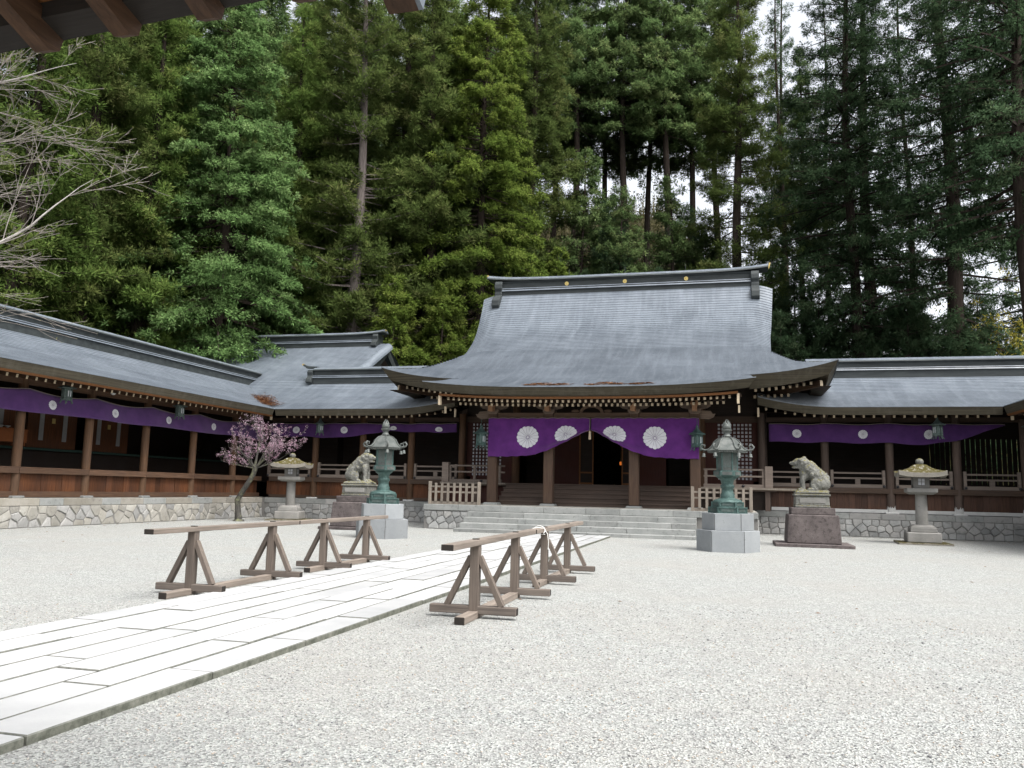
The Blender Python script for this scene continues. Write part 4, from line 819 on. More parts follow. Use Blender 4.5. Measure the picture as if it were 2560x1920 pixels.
# ------------------------------------------------------------------ bronze lanterns
def bronze_lantern(loc, rz, label):
    t = thing('bronze_lantern', label, 'lantern', loc, rz, 'pair of bronze lanterns before the hall')
    def hexa(r, rot=0): return [(r*math.cos(math.pi/3*i+rot), r*math.sin(math.pi/3*i+rot)) for i in range(6)]
    base = 0.0
    for (R, z0, z1) in ((.90, -.05, .60), (.74, .603, 1.08)):
        mb = MB(); mb.prism(hexa(R-.03), z0, z1-.02); part('plinth_core', mb, 'mortar', t, world=False)
        for i in range(6):
            a, b = math.pi/3*i+.0, math.pi/3*(i+1)
            A, B = Vector((math.cos(a), math.sin(a), 0)), Vector((math.cos(b), math.sin(b), 0)); e = (B-A)*.009/ R
            P = [A*R+e, B*R-e, B*(R*.35), A*(R*.35)]; mb = MB(); mb.prism([(p.x, p.y) for p in P], z0, z1); part('plinth_stone', mb, 'plinth', t, world=False, bevel=.008)
    z = 1.08; before = set(o.name for o in t.children)
    for R, h, nm in ((.56, .20, 'base_tier'), (.46, .17, 'base_tier')):
        mb = MB(); mb.prism(hexa(R), z, z+.035).prism(hexa(R*.94), z+.035, z+h-.035).prism(hexa(R), z+h-.035, z+h); p = part(nm, mb, 'bronze', t, world=False)
        for i in range(6):
            a = math.pi/3*(i+.5); c, s = math.cos(a), math.sin(a); r = R*.94*.866
            mb = MB(); mb.beam((c*r, s*r, z+.055), (c*r, s*r, z+h-.055), R*.62, .02, (c, s, 0)); part('relief_panel', mb, 'bronzedark', p, world=False)
        for i in range(6):
            a = math.pi/3*i; mb = MB(); mb.beam((math.cos(a)*R*.95, math.sin(a)*R*.95, z), (math.cos(a)*R*.95, math.sin(a)*R*.95, z+h), .05, .05, (math.cos(a), math.sin(a), 0)); part('corner_moulding', mb, 'bronze', p, world=False)
        z += h
    mb = MB(); mb.lathe([(.42, z), (.40, z+.05), (.27, z+.10), (.20, z+.13), (.205, z+.22), (.17, z+.30), (.165, z+.42), (.20, z+.47), (.20, z+.53), (.165, z+.57), (.19, z+.70), (.28, z+.78)], 18); part('stem', mb, 'bronze', t, 40, world=False)
    z += .78
    mb = MB(); mb.prism(hexa(.28), z, z+.07, 0, 1.3).prism(hexa(.39), z+.07, z+.22).prism(hexa(.37), z+.22, z+.24); p = part('gallery_tier', mb, 'bronze', t, world=False)
    for i in range(6):
        a = math.pi/3*(i+.5); c, s = math.cos(a), math.sin(a); r = .39*.866; mb = MB(); mb.beam((c*r, s*r, z+.09), (c*r, s*r, z+.20), .27, .02, (c, s, 0)); part('relief_panel', mb, 'bronzegrey', p, world=False)
    z += .24
    mb = MB(); mb.prism(hexa(.285), z, z+.62); p = part('fire_box', mb, 'bronzegrey', t, world=False)
    for i in range(6):
        a = math.pi/3*i; c, s = math.cos(a), math.sin(a); mb = MB(); mb.tube([(c*.285, s*.285, z), (c*.285, s*.285, z+.62)], [.022, .022], 6); part('corner_moulding', mb, 'bronze', p, world=False)
        a += math.pi/6; c, s = math.cos(a), math.sin(a); r = .247; mb = MB()
        for q in (.12, .15, .56): mb.beam((c*r-s*.12, s*r+c*.12, z+q), (c*r+s*.12, s*r-c*.12, z+q), .015, .02)
        for q in range(5): mb.beam((c*r-s*(q-2)*.05, s*r+c*(q-2)*.05, z+.16), (c*r-s*(q-2)*.05, s*r+c*(q-2)*.05, z+.55), .012, .014, (c, s, 0))
        part('lattice', mb, 'bronzedark', p, world=False)
    z += .60
    mb = MB(); mb.lathe([(.30, z-.02), (.56, z+.02), (.585, z+.055), (.50, z+.10), (.42, z+.20), (.36, z+.33), (.26, z+.43), (.13, z+.49), (.10, z+.50)], 6, 0); rf = part('lamp_roof', mb, 'bronzegrey', t, 25, world=False)
    for i in range(6):
        a = math.pi/3*i; c, s = math.cos(a), math.sin(a)
        P = [(.12, .50), (.27, .44), (.37, .34), (.43, .21), (.52, .10), (.62, .07), (.72, .10), (.76, .18), (.71, .25), (.63, .23), (.64, .16)]
        mb = MB(); mb.tube([(c*r, s*r, z+q) for r, q in P], [.016, .018, .02, .022, .025, .03, .03, .03, .028, .024, .018], 7); part('scroll', mb, 'bronzegrey', rf, 60, world=False)
        mb = MB(); mb.tube([(c*.66, s*.66, z+.06), (c*.66, s*.66, z-.03)], [.006, .006], 4); mb.lathe([(.02, -.03), (.045, -.05), (.05, -.11), (.07, -.15), (.055, -.15)], 8, 0, (c*.66, s*.66, z)); part('bell', mb, 'bronzegrey', rf, 50, world=False)
        a2 = a+math.pi/6; c2, s2 = math.cos(a2), math.sin(a2); mb = MB()
        for q in range(-3, 4): mb.ball((c2*.49-s2*q*.07, s2*.49+c2*q*.07, z+.0), .022, 6, 4)
        part('eave_beads', mb, 'bronzegrey', rf, 60, world=False)
    z += .50
    mb = MB(); mb.lathe([(.10, z), (.13, z+.03), (.10, z+.07), (.085, z+.13), (.10, z+.17), (.15, z+.22), (.15, z+.26), (.10, z+.265), (.12, z+.30), (.13, z+.36), (.10, z+.43), (.06, z+.48)], 14); p = part('finial', mb, 'bronzegrey', t, 40, world=False)
    for i in range(6): a = math.pi/3*i; mb = MB(); mb.tube([(.09*math.cos(a), .09*math.sin(a), z+.40), (.08*math.cos(a), .08*math.sin(a), z+.47), (.02*math.cos(a), .02*math.sin(a), z+.56+.04*(i % 2))], [.03, .025, .004], 5); part('flame', mb, 'bronzegrey', p, 60, world=False)
    for o in t.children:                                    # the casting is a little squat
        if o.name not in before: o.scale = (1, 1, .885); o.location.z = 1.08*(1-.885)
    return t
bronze_lantern((-.05, 25.15, 0), math.pi/6+R_(30), 'tall bronze lantern on pale hexagonal plinth before the right guardian statue')
bronze_lantern((-10.85, 25.15, 0), math.pi/6+R_(30), 'tall bronze lantern hiding the left guardian statue’s head')
# ------------------------------------------------------------------ stone lanterns
def stone_lantern(loc, rz, label, petal=False):
    t = thing('stone_lantern', label, 'stone lantern', loc, rz, 'stone lanterns in the courtyard')
    def sq(r): return [(-r, -r), (r, -r), (r, r), (-r, r)]
    def p_(nm, mb, mat, bev=.015, sm=None): return part(nm, mb, mat, t, sm, world=False, bevel=bev)
    mb = MB(); mb.prism(sq(.88), -.03, .07); p_('ground_slab', mb, 'mossstone')
    mb = MB(); mb.prism(sq(.56), .07, .43); p_('base_block', mb, 'lampstone', .03)
    mb = MB(); mb.prism(sq(.44), .43, .60, 0, .97).prism(sq(.42), .60, .69, 0, .75); p_('upper_base', mb, 'lampstone', .02)
    mb = MB(); mb.lathe([(.21, .69), (.205, 1.1), (.195, 1.75), (.2, 1.78)], 20); p_('pillar', mb, 'lampstone', 0, 40)
    mb = MB(); mb.prism(sq(.36), 1.78, 1.85, 0, 1.36).prism(sq(.50), 1.85, 2.0); p_('platform', mb, 'lampstone')
    fb = MB(); fb.prism(sq(.27), 2.0, 2.45); fb = p_('fire_box', fb, 'lampstone')
    for i in range(4):
        a = math.pi/2*i; c, s = math.cos(a), math.sin(a); r = .272
        mb = MB(); mb.beam((c*r, s*r, 2.10), (c*r, s*r, 2.36), .24, .006, (c, s, 0)); w_ = part('lamp_window', mb, 'paper', fb, world=False)
        mb = MB()
        for q in (-.115, 0, .115): mb.beam((c*(r+.004)-s*q, s*(r+.004)+c*q, 2.09), (c*(r+.004)-s*q, s*(r+.004)+c*q, 2.37), .02, .012, (c, s, 0))
        for q in (2.105, 2.23, 2.355): mb.beam((c*(r+.007)-s*.12, s*(r+.007)+c*.12, q), (c*(r+.007)+s*.12, s*(r+.007)-c*.12, q), .012, .02)
        part('window_bars', mb, 'mortar', fb, world=False)
    mb = MB(); V = []; F = []; N = 12                          # flared roof: grid with lifted corners
    prof = [(0, .20), (.10, .395), (.20, .37), (.34, .28), (.5, .19), (.66, .125), (.79, .10)]
    ring = []
    for r, zz in prof[1:]:
        row = []
        for sd in range(4):
            for q in range(N):
                u = -1+2*q/N; x, y = (u, -1) if sd == 0 else ((1, u) if sd == 1 else ((-u, 1) if sd == 2 else (-1, -u)))
                row.append((x*r, y*r, 2.45+zz+.09*(abs(u)**3)*(r/.79)**2+(.03 if r < .3 else 0)))
        ring.append(row)
    low = [(x*.99, y*.99, z-.13-.03) for x, y, z in ring[-1]]; inn = [(x*.45, y*.45, 2.452) for x, y, z in ring[-1]]
    rows = ring+[low, inn]; n4 = 4*N
    for r in rows: V += r
    for j in range(len(rows)-1):
        for i in range(n4): F.append((j*n4+i, (j+1)*n4+i, (j+1)*n4+(i+1) % n4, j*n4+(i+1) % n4))
    F.append(tuple(range(n4))); F.append(tuple((len(rows)-1)*n4+i for i in range(n4-1, -1, -1))); mb.add(V, F)
    p_('lamp_roof', mb, 'mossstone', 0, 50)
    mb = MB(); mb.lathe([(.10, 2.86), (.13, 2.90), (.14, 2.98), (.11, 3.05), (.03, 3.09)], 8); p_('finial', mb, 'lionstone', 0, 40)
    return t
stone_lantern((6.75, 33.2, 0), R_(-4), 'stone lantern with yellow moss on its roof, right of the guardian statue')
stone_lantern((-19.55, 34.7, 0), R_(14), 'stone lantern partly under the pink plum branches')
# ------------------------------------------------------------------ guardian statues
def guardian_mesh():
    mb = MB()
    def cap(p, q, r0_, r1_, n=12): mb.tube([Vector(p)+(Vector(q)-Vector(p))*t_ for t_ in (0, .33, .66, 1)], [r0_+(r1_-r0_)*t_ for t_ in (0, .33, .66, 1)], n); mb.ball(p, r0_, 12, 8); mb.ball(q, r1_, 12, 8)
    mb.ball((-.36, 0, .27), (.26, .23, .27), 14, 10); cap((-.34, 0, .34), (.10, 0, .70), .235, .215); mb.ball((.17, 0, .60), (.19, .19, .27), 14, 10)
    for s in (-1, 1):
        mb.ball((-.20, s*.19, .24), (.24, .10, .20), 12, 8); cap((-.06, s*.2, .17), (-.14, s*.22, .07), .09, .07); cap((-.14, s*.22, .055), (.06, s*.23, .05), .06, .065)
        cap((.22, s*.12, .56), (.27, s*.135, .30), .105, .078); cap((.27, s*.135, .30), (.25, s*.135, .06), .078, .07); mb.ball((.31, s*.14, .055), (.12, .085, .055))
        for k in range(3): mb.ball((.40, s*.14+(k-1)*.05, .04), (.035, .026, .035), 8, 6)
        mb.ball((.36, s*.16, 1.01), (.07, .03, .08), 8, 6); mb.ball((.55, s*.08, .955), (.045, .035, .035), 8, 6)
        for k in range(9): q = k/8; mb.ball((.30-.34*q-.07*math.sin(k*2), s*(.185+.03*math.sin(k*1.7)), 1.0-.46*q), .075, 8, 6)
        for k in range(7): q = k/6; mb.ball((.22-.44*q, s*.13, 1.05-.36*q), .08, 8, 6)
    cap((.02, 0, .70), (.26, 0, .90), .25, .20); cap((-.25, 0, .45), (.05, 0, .78), .25, .24); mb.ball((.38, 0, .93), (.18, .155, .155), 14, 10)
    mb.ball((.54, 0, .91), (.11, .10, .065), 12, 8); mb.ball((.63, 0, .925), (.045, .06, .04), 8, 6); mb.ball((.49, 0, .78), (.115, .085, .038), 10, 7); mb.ball((.40, 0, .81), (.09, .11, .07), 10, 7)
    for k in range(11): q = k/10; mb.ball((.20-.72*q, .02*math.sin(k*2.2), 1.07-.62*q-.03*math.sin(q*6)), .085, 8, 6)
    cap((-.52, 0, .18), (-.50, 0, .40), .09, .08); mb.ball((0, 0, .0), (.60, .30, .06), 16, 8)
    me = mb.mesh('body', 'lionstone'); o = bpy.data.objects.new('tmp_body', me); COL.objects.link(o)
    r = o.modifiers.new('remesh', 'REMESH'); r.mode = 'VOXEL'; r.voxel_size = .017; r.use_smooth_shade = True
    sm = o.modifiers.new('smooth', 'SMOOTH'); sm.factor = .5; sm.iterations = 1
    tx = bpy.data.textures.new('chisel', 'CLOUDS'); tx.noise_scale = .05; d = o.modifiers.new('chisel', 'DISPLACE'); d.texture = tx; d.strength = .03; d.texture_coords = 'LOCAL'
    out = bpy.data.meshes.new_from_object(o.evaluated_get(bpy.context.evaluated_depsgraph_get())); out.name = 'body'
    bpy.data.objects.remove(o); out.materials.clear(); out.materials.append(M['lionstone']); out.shade_smooth(); return out
GUARD = guardian_mesh()
def guardian(loc, rz, label):
    t = thing('guardian_statue', label, 'statue', loc, rz, 'pair of stone guardian beasts')
    def blk(nm, a, b, z0, z1, mat, st=1.0, bev=.02): mb = MB(); mb.prism([(-a, -b), (a, -b), (a, b), (-a, b)], z0, z1, 0, st); return part(nm, mb, mat, t, world=False, bevel=bev)
    blk('ground_slab', 1.2, .95, -.03, .11, 'redstone'); blk('pedestal', .84, .72, .11, 1.03, 'redstone', .925, .03); blk('pedestal_course', .68, .58, 1.03, 1.25, 'redstone')
    blk('pedestal_top', .545, .46, 1.25, 1.33, 'lionstone'); p = blk('pedestal_block', .53, .44, 1.33, 1.63, 'lionstone', .97)
    for sy in (-1, 1): mb = MB(); mb.box(-.40, .40, sy*.435-.018, sy*.435+.018, 1.40, 1.56); part('relief_panel', mb, 'lampstone', p, world=False, bevel=.01)
    blk('pedestal_cap', .56, .47, 1.63, 1.70, 'lionstone'); blk('rock', .54, .42, 1.70, 1.80, 'lionstone', .93, .04)
    obj('body', GUARD, t, (0, 0, 1.79)); return t
guardian((2.62, 29.25, 0), math.pi, 'lichened stone beast on a purple pedestal facing left toward the path')
guardian((-13.75, 29.6, 0), 0, 'lichened stone beast half hidden behind the left bronze lantern')
# ------------------------------------------------------------------ timber barriers along the path
def barrier(x, y0, y1, posts, label, white=False, side=1):
    t = thing('timber_barrier', label, 'barrier', (x, (posts[0]+posts[1])/2, 0), 0, 'timber barriers beside the path')
    zt = .97; jr = random.Random(label); t.rotation_euler.z = R_(jr.uniform(-.5, .5)); t.location.z += jr.uniform(-.01, .004)
    mb = MB(); mb.beam((x, y0, zt-.035), (x, y1, zt-.035), .15, .07, endmi=1); part('top_rail', mb, ['saw_y', 'sawend'], t, bevel=.006)
    mb = MB(); mb.beam((x, posts[0]-.62, .045), (x, posts[1]+.1, .045), .13, .09, endmi=1); part('ground_sill', mb, ['saw_y', 'sawend'], t, bevel=.008)
    for y in posts:
        mb = MB(); mb.box(x-.06, x+.06, y-.06, y+.06, .09, zt-.07); part('post', mb, 'saw_z', t, bevel=.006)
        mb = MB(); mb.box(x-.04, x+.04, y-.03, y+.03, zt, zt+.012); part('tenon', mb, 'sawend', t)
        mb = MB(); mb.beam((x-.56+jr.uniform(-.03, .03), y+jr.uniform(-.015, .015), .10), (x+.56+jr.uniform(-.03, .03), y+jr.uniform(-.015, .015), .10), .12+jr.uniform(-.006, .006), .10, endmi=1); part('cross_foot', mb, ['saw_x', 'sawend'], t, bevel=.008)
        for sg in (-1, 1): mb = MB(); mb.beam((x+sg*.055, y, .76), (x+sg*.36, y, .15), .07, .085, (0, 1, 0)); part('brace', mb, 'saw_z', t, bevel=.004)
    return t
barrier(-3.13, 9.1, 13.45, (10.25, 12.35), 'near half of the right barrier, closest to the open gravel')
barrier(-3.13, 13.46, 17.9, (14.4, 16.5), 'far half of the right barrier, white rope looped round its joint')
barrier(-7.6, 9.75, 13.75, (10.75, 12.95), 'near half of the left barrier, beside the bare gravel')
barrier(-7.6, 13.76, 17.8, (14.85, 16.8), 'far half of the left barrier, before the left bronze lantern')
P = []
for k in range(15): a = -.6+k*.40; P.append((-3.13+.115*math.cos(a)+(.0 if a < 3.6 else (a-3.6)*.02), 13.85+.02*k, .935+.075*math.sin(a)))
P2 = [(-3.13-.10, 13.87, .97), (-3.13, 13.9, .985), (-3.04, 13.92, .97), (-2.99, 13.95, .88), (-2.97, 13.96, .75), (-2.98, 13.97, .62)]
mb = MB(); mb.tube(P, [.006]*15, 6); mb.tube(P2, [.006]*6, 6); o = obj('white_rope', mb.mesh('white_rope', 'rope', 60)); tag(o, 'white rope looped over the right barrier with one end hanging', 'rope')
# ------------------------------------------------------------------ gate eave overhead at upper left
gt = thing('gate_roof', 'dark eave of the entrance gate overhead at the upper left corner', 'gate roof', (-3, 2.0, 3.7))
def gz(x): return 3.63+.055*(x+3.4)+.0*max(0, x+2)**2
mb = MB(); pts = np.linspace(-9, -1.2, 12)
V = []
for x in pts: V += [(x, 3.0, gz(x)), (x, 2.865, gz(x)+.035), (x, 2.865, gz(x)+.2), (x, 3.03, gz(x)+.14)]
mb.add(V, [(4*i+a, 4*i+4+a, 4*i+4+(a+1) % 4, 4*i+(a+1) % 4) for i in range(11) for a in range(4)]+[(0, 1, 2, 3), (47, 46, 45, 44)]); part('eave_board', mb, 'gate_dark', gt)
for k in range(6):
    y0, y1 = 2.865-.36*k, 2.865-.36*(k+1)+.006; mb = MB(); V = []
    for y in (y0, y1):
        for x in (-9, -1.15): V += [(x, y, gz(x)+.11+(2.865-y)*.36), (x, y, gz(x)+.15+(2.865-y)*.36)]
    mb.add(V, [(0, 2, 6, 4), (1, 5, 7, 3), (0, 1, 3, 2), (4, 6, 7, 5), (0, 4, 5, 1), (2, 3, 7, 6)]); part('soffit_board', mb, 'orange', gt)
mb = MB(); V = []
for x in (-9, -1.0): V += [(x, 3.12, gz(x)+.16), (x, .4, gz(x)+1.16), (x, .4, gz(x)+1.3), (x, 3.12, gz(x)+.28)]
mb.add(V, [(0, 4, 5, 1), (1, 5, 6, 2), (2, 6, 7, 3), (3, 7, 4, 0), (0, 1, 2, 3), (7, 6, 5, 4)]); part('roof_sheet', mb, 'fascia', gt)
for x in (-7.5, -7.05, -6.6, -6.15, -5.7, -5.25, -4.8, -4.35, -3.9, -3.48, -3.05, -2.62, -2.19, -1.73):
    z = gz(x); mb = MB(); q = lambda y: z+(3-y)*.36
    mb.extr([(3.0, q(3)-.045), (3.035, q(3)-.005), (3.035, q(3)+.0), (2.7, q(2.7)-.01), (.6, q(.6)-.01), (.6, q(.6)-.16), (2.93, q(2.93)-.155), (2.985, q(2.985)-.11)], lambda p, xx: (xx, p[0], p[1]+.045), x-.042, x+.042); part('rafter', mb, 'gate_y', gt)
mb = MB(); z = gz(-1.29); mb.beam((-1.275, 2.99, z-.13), (-1.275, .6, z+.72), .13, .16); part('hip_rafter', mb, 'gate_y', gt)
mb = MB(); mb.beam((-1.2, 3.0, z-.10), (-1.2, .6, z+.75), .02, .22); part('verge_board', mb, 'roof', gt)
for x in (-8.2, -4.9): mb = MB(); mb.lathe([(.16, 0), (.16, 4.3)], 14, 0, (x, .9, 0)); part('post', mb, 'post', gt, 60)
mb = MB(); mb.box(-9, -1.6, .8, 1.0, 4.25, 4.45); part('head_beam', mb, 'beam_x', gt)
# ------------------------------------------------------------------ trees
def set_mesh(name, verts, nv_per, mats, tint, nrm=None):
    n = len(verts)//nv_per; me = bpy.data.meshes.new(name)
    me.vertices.add(len(verts)); me.vertices.foreach_set('co', verts.astype(np.float32).ravel())
    me.loops.add(len(verts)); me.loops.foreach_set('vertex_index', np.arange(len(verts), dtype=np.int32))
    me.polygons.add(n); me.polygons.foreach_set('loop_start', np.arange(0, len(verts), nv_per, dtype=np.int32))
    me.update(calc_edges=True); at = me.attributes.new('tint', 'FLOAT', 'FACE'); at.data.foreach_set('value', tint.astype(np.float32))
    if nrm is None: nrm = unit(np.random.default_rng(1).normal(size=(n, 3))+np.array([0, 0, .6]))
    at = me.attributes.new('tuft_normal', 'FLOAT_VECTOR', 'FACE'); at.data.foreach_set('vector', nrm.astype(np.float32).ravel())
    me.materials.append(M[mats]); return me
def unit(a): return a/np.maximum(np.linalg.norm(a, axis=-1, keepdims=True), 1e-6)
def leaves(rg, C, OUT, r, K, lw, outb, upb, droop, tint_t):
    """small leaf triangles bursting out of tufts; each leaf keeps its tuft's rounded normal"""
    T = len(C); d = unit(rg.normal(size=(T, K, 3))+outb*OUT[:, None, :]+np.array([0, 0, upb]))
    b = C[:, None, :]+d*(r[:, None, None]*rg.uniform(.15, .85, (T, K, 1))); L = r[:, None, None]*rg.uniform(.26, .60, (T, K, 1))
    sd = unit(np.cross(d, rg.normal(size=(T, K, 3)))); wv = sd*L*lw
    tip = b+d*L; tip[..., 2] -= droop*L[..., 0]
    tri = np.stack([b-wv*.5, b+wv*.5, tip], axis=2).reshape(-1, 3)
    tt = np.clip(np.repeat(tint_t, K)*.75+rg.uniform(0, .25, T*K), 0, 1)
    nr = unit(d+.2*OUT[:, None, :]+np.array([0, 0, .4])+rg.normal(size=(T, K, 3))*.5).reshape(-1, 3)
    return tri, tt, nr
KIND = {
 'sugi': dict(dz=.56, nb=5, slope=-.15, bend=.25, ts=.36, r=(.38, .66), K=62, lw=.26, outb=.4, upb=.5, droop=.08, fan=.36, pw=.62, f0=.15),
 'hinoki': dict(dz=.44, nb=6, slope=-.12, bend=-.20, ts=.30, r=(.30, .52), K=50, lw=.44, outb=.7, upb=.3, droop=.30, fan=.38, pw=.55, f0=.25),
 'back': dict(dz=.58, nb=5, slope=-.05, bend=.0, ts=.36, r=(.36, .60), K=44, lw=.45, outb=.5, upb=.35, droop=.2, fan=.36, pw=.6, f0=.12),
 'fir': dict(dz=.66, nb=6, slope=-.02, bend=-.12, ts=.33, r=(.28, .50), K=40, lw=.38, outb=.7, upb=.1, droop=.22, fan=.24, pw=.62, f0=.06),
 'thin': dict(dz=.80, nb=4, slope=.15, bend=-.1, ts=.36, r=(.28, .44), K=36, lw=.40, outb=.6, upb=.1, droop=.15, fan=.16, pw=.9, f0=.2)}
def tree_meshes(kind, mat, bark, Ht, zb, Rm, seed, tr=.42, gaps=(), dens=1.0, lean=0.0):
    p = KIND[kind]; rg = np.random.default_rng(seed); C = []; O = []; TI = []; RR = []; mb = MB()
    ax = lambda z: np.array([lean*z+.18*math.sin(z*.21+seed), .18*math.cos(z*.17+seed*2), z])
    zs = np.arange(-3, Ht, 1.6); mb.tube([ax(z) for z in zs]+[ax(Ht)], [max(.02, tr*(1-max(0, z)/Ht)**.75*(1.25 if z < .5 else 1)) for z in zs]+[.01], 10)
    z = zb
    while z < Ht-.15:
        t_ = (z-zb)/(Ht-zb); Lm = Rm*min(1, (t_+.10)*4.2)**.6*(1-t_)**p['pw']+.15
        for k in range(p['nb']):
            if rg.random() > dens or any(a < z < b and rg.random() < q for a, b, q in gaps): continue
            az = rg.uniform(0, 2*math.pi); L = Lm*rg.uniform(.55, 1.12); dr = np.array([math.cos(az), math.sin(az), 0]); pr = np.array([-dr[1], dr[0], 0])
            z0 = z+rg.uniform(-.3, .3); bt = rg.uniform(0, 1); base = ax(z0)
            fz = lambda f_: (p['slope']-.22*(1-t_))*f_*L+p['bend']*f_*f_*L+(.35*t_)*f_*L
            if L > .9: mb.tube([base+dr*L*f_+np.array([0, 0, fz(f_)]) for f_ in (0, .5, .95)], [max(.015, .015*L), .010*L+.005, .005], 3)
            n = max(2, int(L/p['ts']*1.35))
            for _ in range(n):
                f_ = (p['f0']+(1-p['f0'])*rg.random())**.75; lat = rg.normal()*p['fan']*L*(1-f_*.65)*.55
                C.append(base+dr*L*f_+pr*lat+np.array([0, 0, fz(f_)+rg.normal()*.14-abs(lat)*.15])); O.append(unit(dr+pr*lat/max(L, .5)))
                RR.append(rg.uniform(*p['r'])*(.75+.25*(1-t_))); TI.append(np.clip(.12+.5*bt*rg.uniform(.4, 1)+.35*rg.random(), 0, 1))
        z += p['dz']*rg.uniform(.7, 1.3)
    C, O, RR, TI = map(np.array, (C, O, RR, TI))
    V, tt, nn = leaves(rg, C, O, RR, p['K'], p['lw'], p['outb'], p['upb'], p['droop'], TI)
    return mb.mesh('trunk', bark, 60), set_mesh('crown', V, 3, mat, tt, nn)
VAR = {
 'sugi_a': ('sugi', 'sugi', 'barkred', 35, 7, 4.6, 1), 'sugi_b': ('sugi', 'sugib', 'bark', 41, 9, 4.8, 2, .5),
 'sugi_trunk': ('sugi', 'sugib', 'barkpale', 42, 6, 5.0, 3, .50, ((20.5, 25.5, .62),), 1.0, .03), 'hinoki_big': ('hinoki', 'hinoki', 'bark', 36, 3.2, 7.6, 4, .5),
 'hinoki_yellow': ('hinoki', 'hinokiy', 'bark', 40, 3.0, 6.9, 5, .5), 'back_a': ('back', 'back', 'bark', 40, 16, 5.0, 6, .36), 'back_b': ('back', 'back', 'bark', 41, 18, 5.4, 7, .40), 'mid': ('back', 'back', 'bark', 19, 2.5, 3.6, 16, .22),
 'sugi_brown': ('sugi', 'sugib', 'bark', 43, 6, 5.2, 8, .5, ((13, 21, .45),)), 'fir_a': ('fir', 'fir', 'bark', 44, 5, 8.0, 9, .44, (), .95), 'fir_b': ('fir', 'fir', 'barkred', 46, 6, 7.8, 10, .58, ((10, 15, .4),), .86),
 'fir_edge': ('fir', 'fir', 'bark', 43, 15, 7.5, 17, .5, (), .95), 'thin': ('thin', 'fir', 'bark', 42, 12, 3.2, 11, .30), 'young': ('sugi', 'fir', 'bark', 13, .6, 3.4, 12, .2), 'small_hinoki': ('hinoki', 'hinokiy', 'bark', 14, .6, 3.6, 13, .2)}
TM = {k: tree_meshes(*v) for k, v in VAR.items()}
ORD = 'first second third fourth fifth sixth seventh eighth ninth tenth eleventh twelfth'.split()
def ranked(lst):
    """left-to-right order of a row of trees as seen from the courtyard"""
    o_ = sorted(range(len(lst)), key=lambda i: math.atan2(lst[i][0], lst[i][1])); r = [0]*len(lst)
    for k, i in enumerate(o_): r[i] = k
    return r
def tree(kind, x, y, label, name='cedar_tree', group=None, rz=None, sc=1.0, z=None):
    zz = hill_h(x, y) if (y > 47 or x < -33) else 0.0
    t = thing(name, label, 'tree', (x, y, zz if z is None else z), rz if rz is not None else random.random()*6.28, group)
    obj('trunk', TM[kind][0], t, sc=sc); obj('crown', TM[kind][1], t, sc=sc); return t
tree('hinoki_big', -31.6, 45.6, 'big light green cypress drooping over the left gallery ridge', 'cypress_tree', rz=.4, z=.5)
tree('sugi_trunk', -24.9, 51.2, 'cedar with a pale bare stretch of trunk between dark tufts', 'cedar_tree', rz=2.0)
tree('hinoki_yellow', -17.6, 57.0, 'broad yellow-green cypress directly left of the hall ridge', 'cypress_tree', rz=1.0, z=2.0)
tree('sugi_brown', 1.0, 66.0, 'tall cedar with brownish tufts above the right end of the hall ridge', 'cedar_tree', rz=.3, z=6.0)
tree('thin', 5.7, 84.8, 'thin sparse tree whose tip stands alone against the white sky', 'spruce_tree', z=17)
tree('fir_a', 8.6, 61.0, 'dense dark fir with long drooping boughs right of the hall roof', 'fir_tree', z=3.5)
tree('fir_b', 13.9, 56.6, 'fir with thick bare trunk rising above the right gallery', 'fir_tree', z=2.5)
tree('fir_edge', 15.6, 48.5, 'dark olive fir crowding the right edge of the photo', 'fir_tree', z=1.0, rz=2.5)
tree('small_hinoki', -21.0, 49.6, 'small bright green cypress beside the rear gable', 'cypress_tree', z=1.5)
def row(lst, text, name, group, zf, kd=None, alt=None):
    rk = ranked(lst)
    for k, e in enumerate(lst):
        kind = e[2] if isinstance(e[2], str) else (kd if callable(kd) is False else kd(e))
        tree(kind, e[0], e[1], text % ORD[rk[k]], name, group, sc=e[3] if len(e) > 3 else (e[2] if not isinstance(e[2], str) else 1.0), z=zf(e[0], e[1]) if zf else None)
row([(-34.6, 33.0, 'sugi_a'), (-36.5, 39.4, 'sugi_b'), (-35.0, 42.6, 'sugi_a'), (-38.5, 48, 'sugi_b'), (-44, 45.0, 'sugi_a'), (-36.0, 52.0, 'sugi_b'), (-31.1, 53.6, 'sugi_a'), (-42, 36, 'sugi_b'), (-48, 52, 'sugi_a')],
    'dark cedar rising behind the left gallery roof, %s from the left of that stand', 'cedar_tree', 'cedars behind the left gallery', None)
row([(-29.8, 57.0, 'sugi_b'), (-24.5, 58.5, 'sugi_b'), (-21.0, 55.0, 'sugi_b'), (-22.4, 63.0, 'sugi_a'), (-28.0, 66.0, 'sugi_a'), (-34.5, 62, 'sugi_b'), (-15.5, 64.0, 'sugi_b')],
    'tall cedar between the rear gable and the hall, %s from the left of that stand', 'cedar_tree', 'cedars between rear gable and hall', None)
row([(x, y, 'back_a' if k % 2 else 'back_b') for k, (x, y) in enumerate([(-19.6, 73.0), (-16.2, 76.5), (-13.6, 73.0), (-11.6, 79.0), (-9.2, 74.4), (-7.4, 80), (-5.4, 75.5), (-3.2, 78.5), (-1.0, 81.5)])],
    'slender bare-trunked cypress above the hall ridge, %s from the left of its row', 'cypress_tree', 'cypresses above the hall ridge', lambda x, y: 17+.1*(y-73))
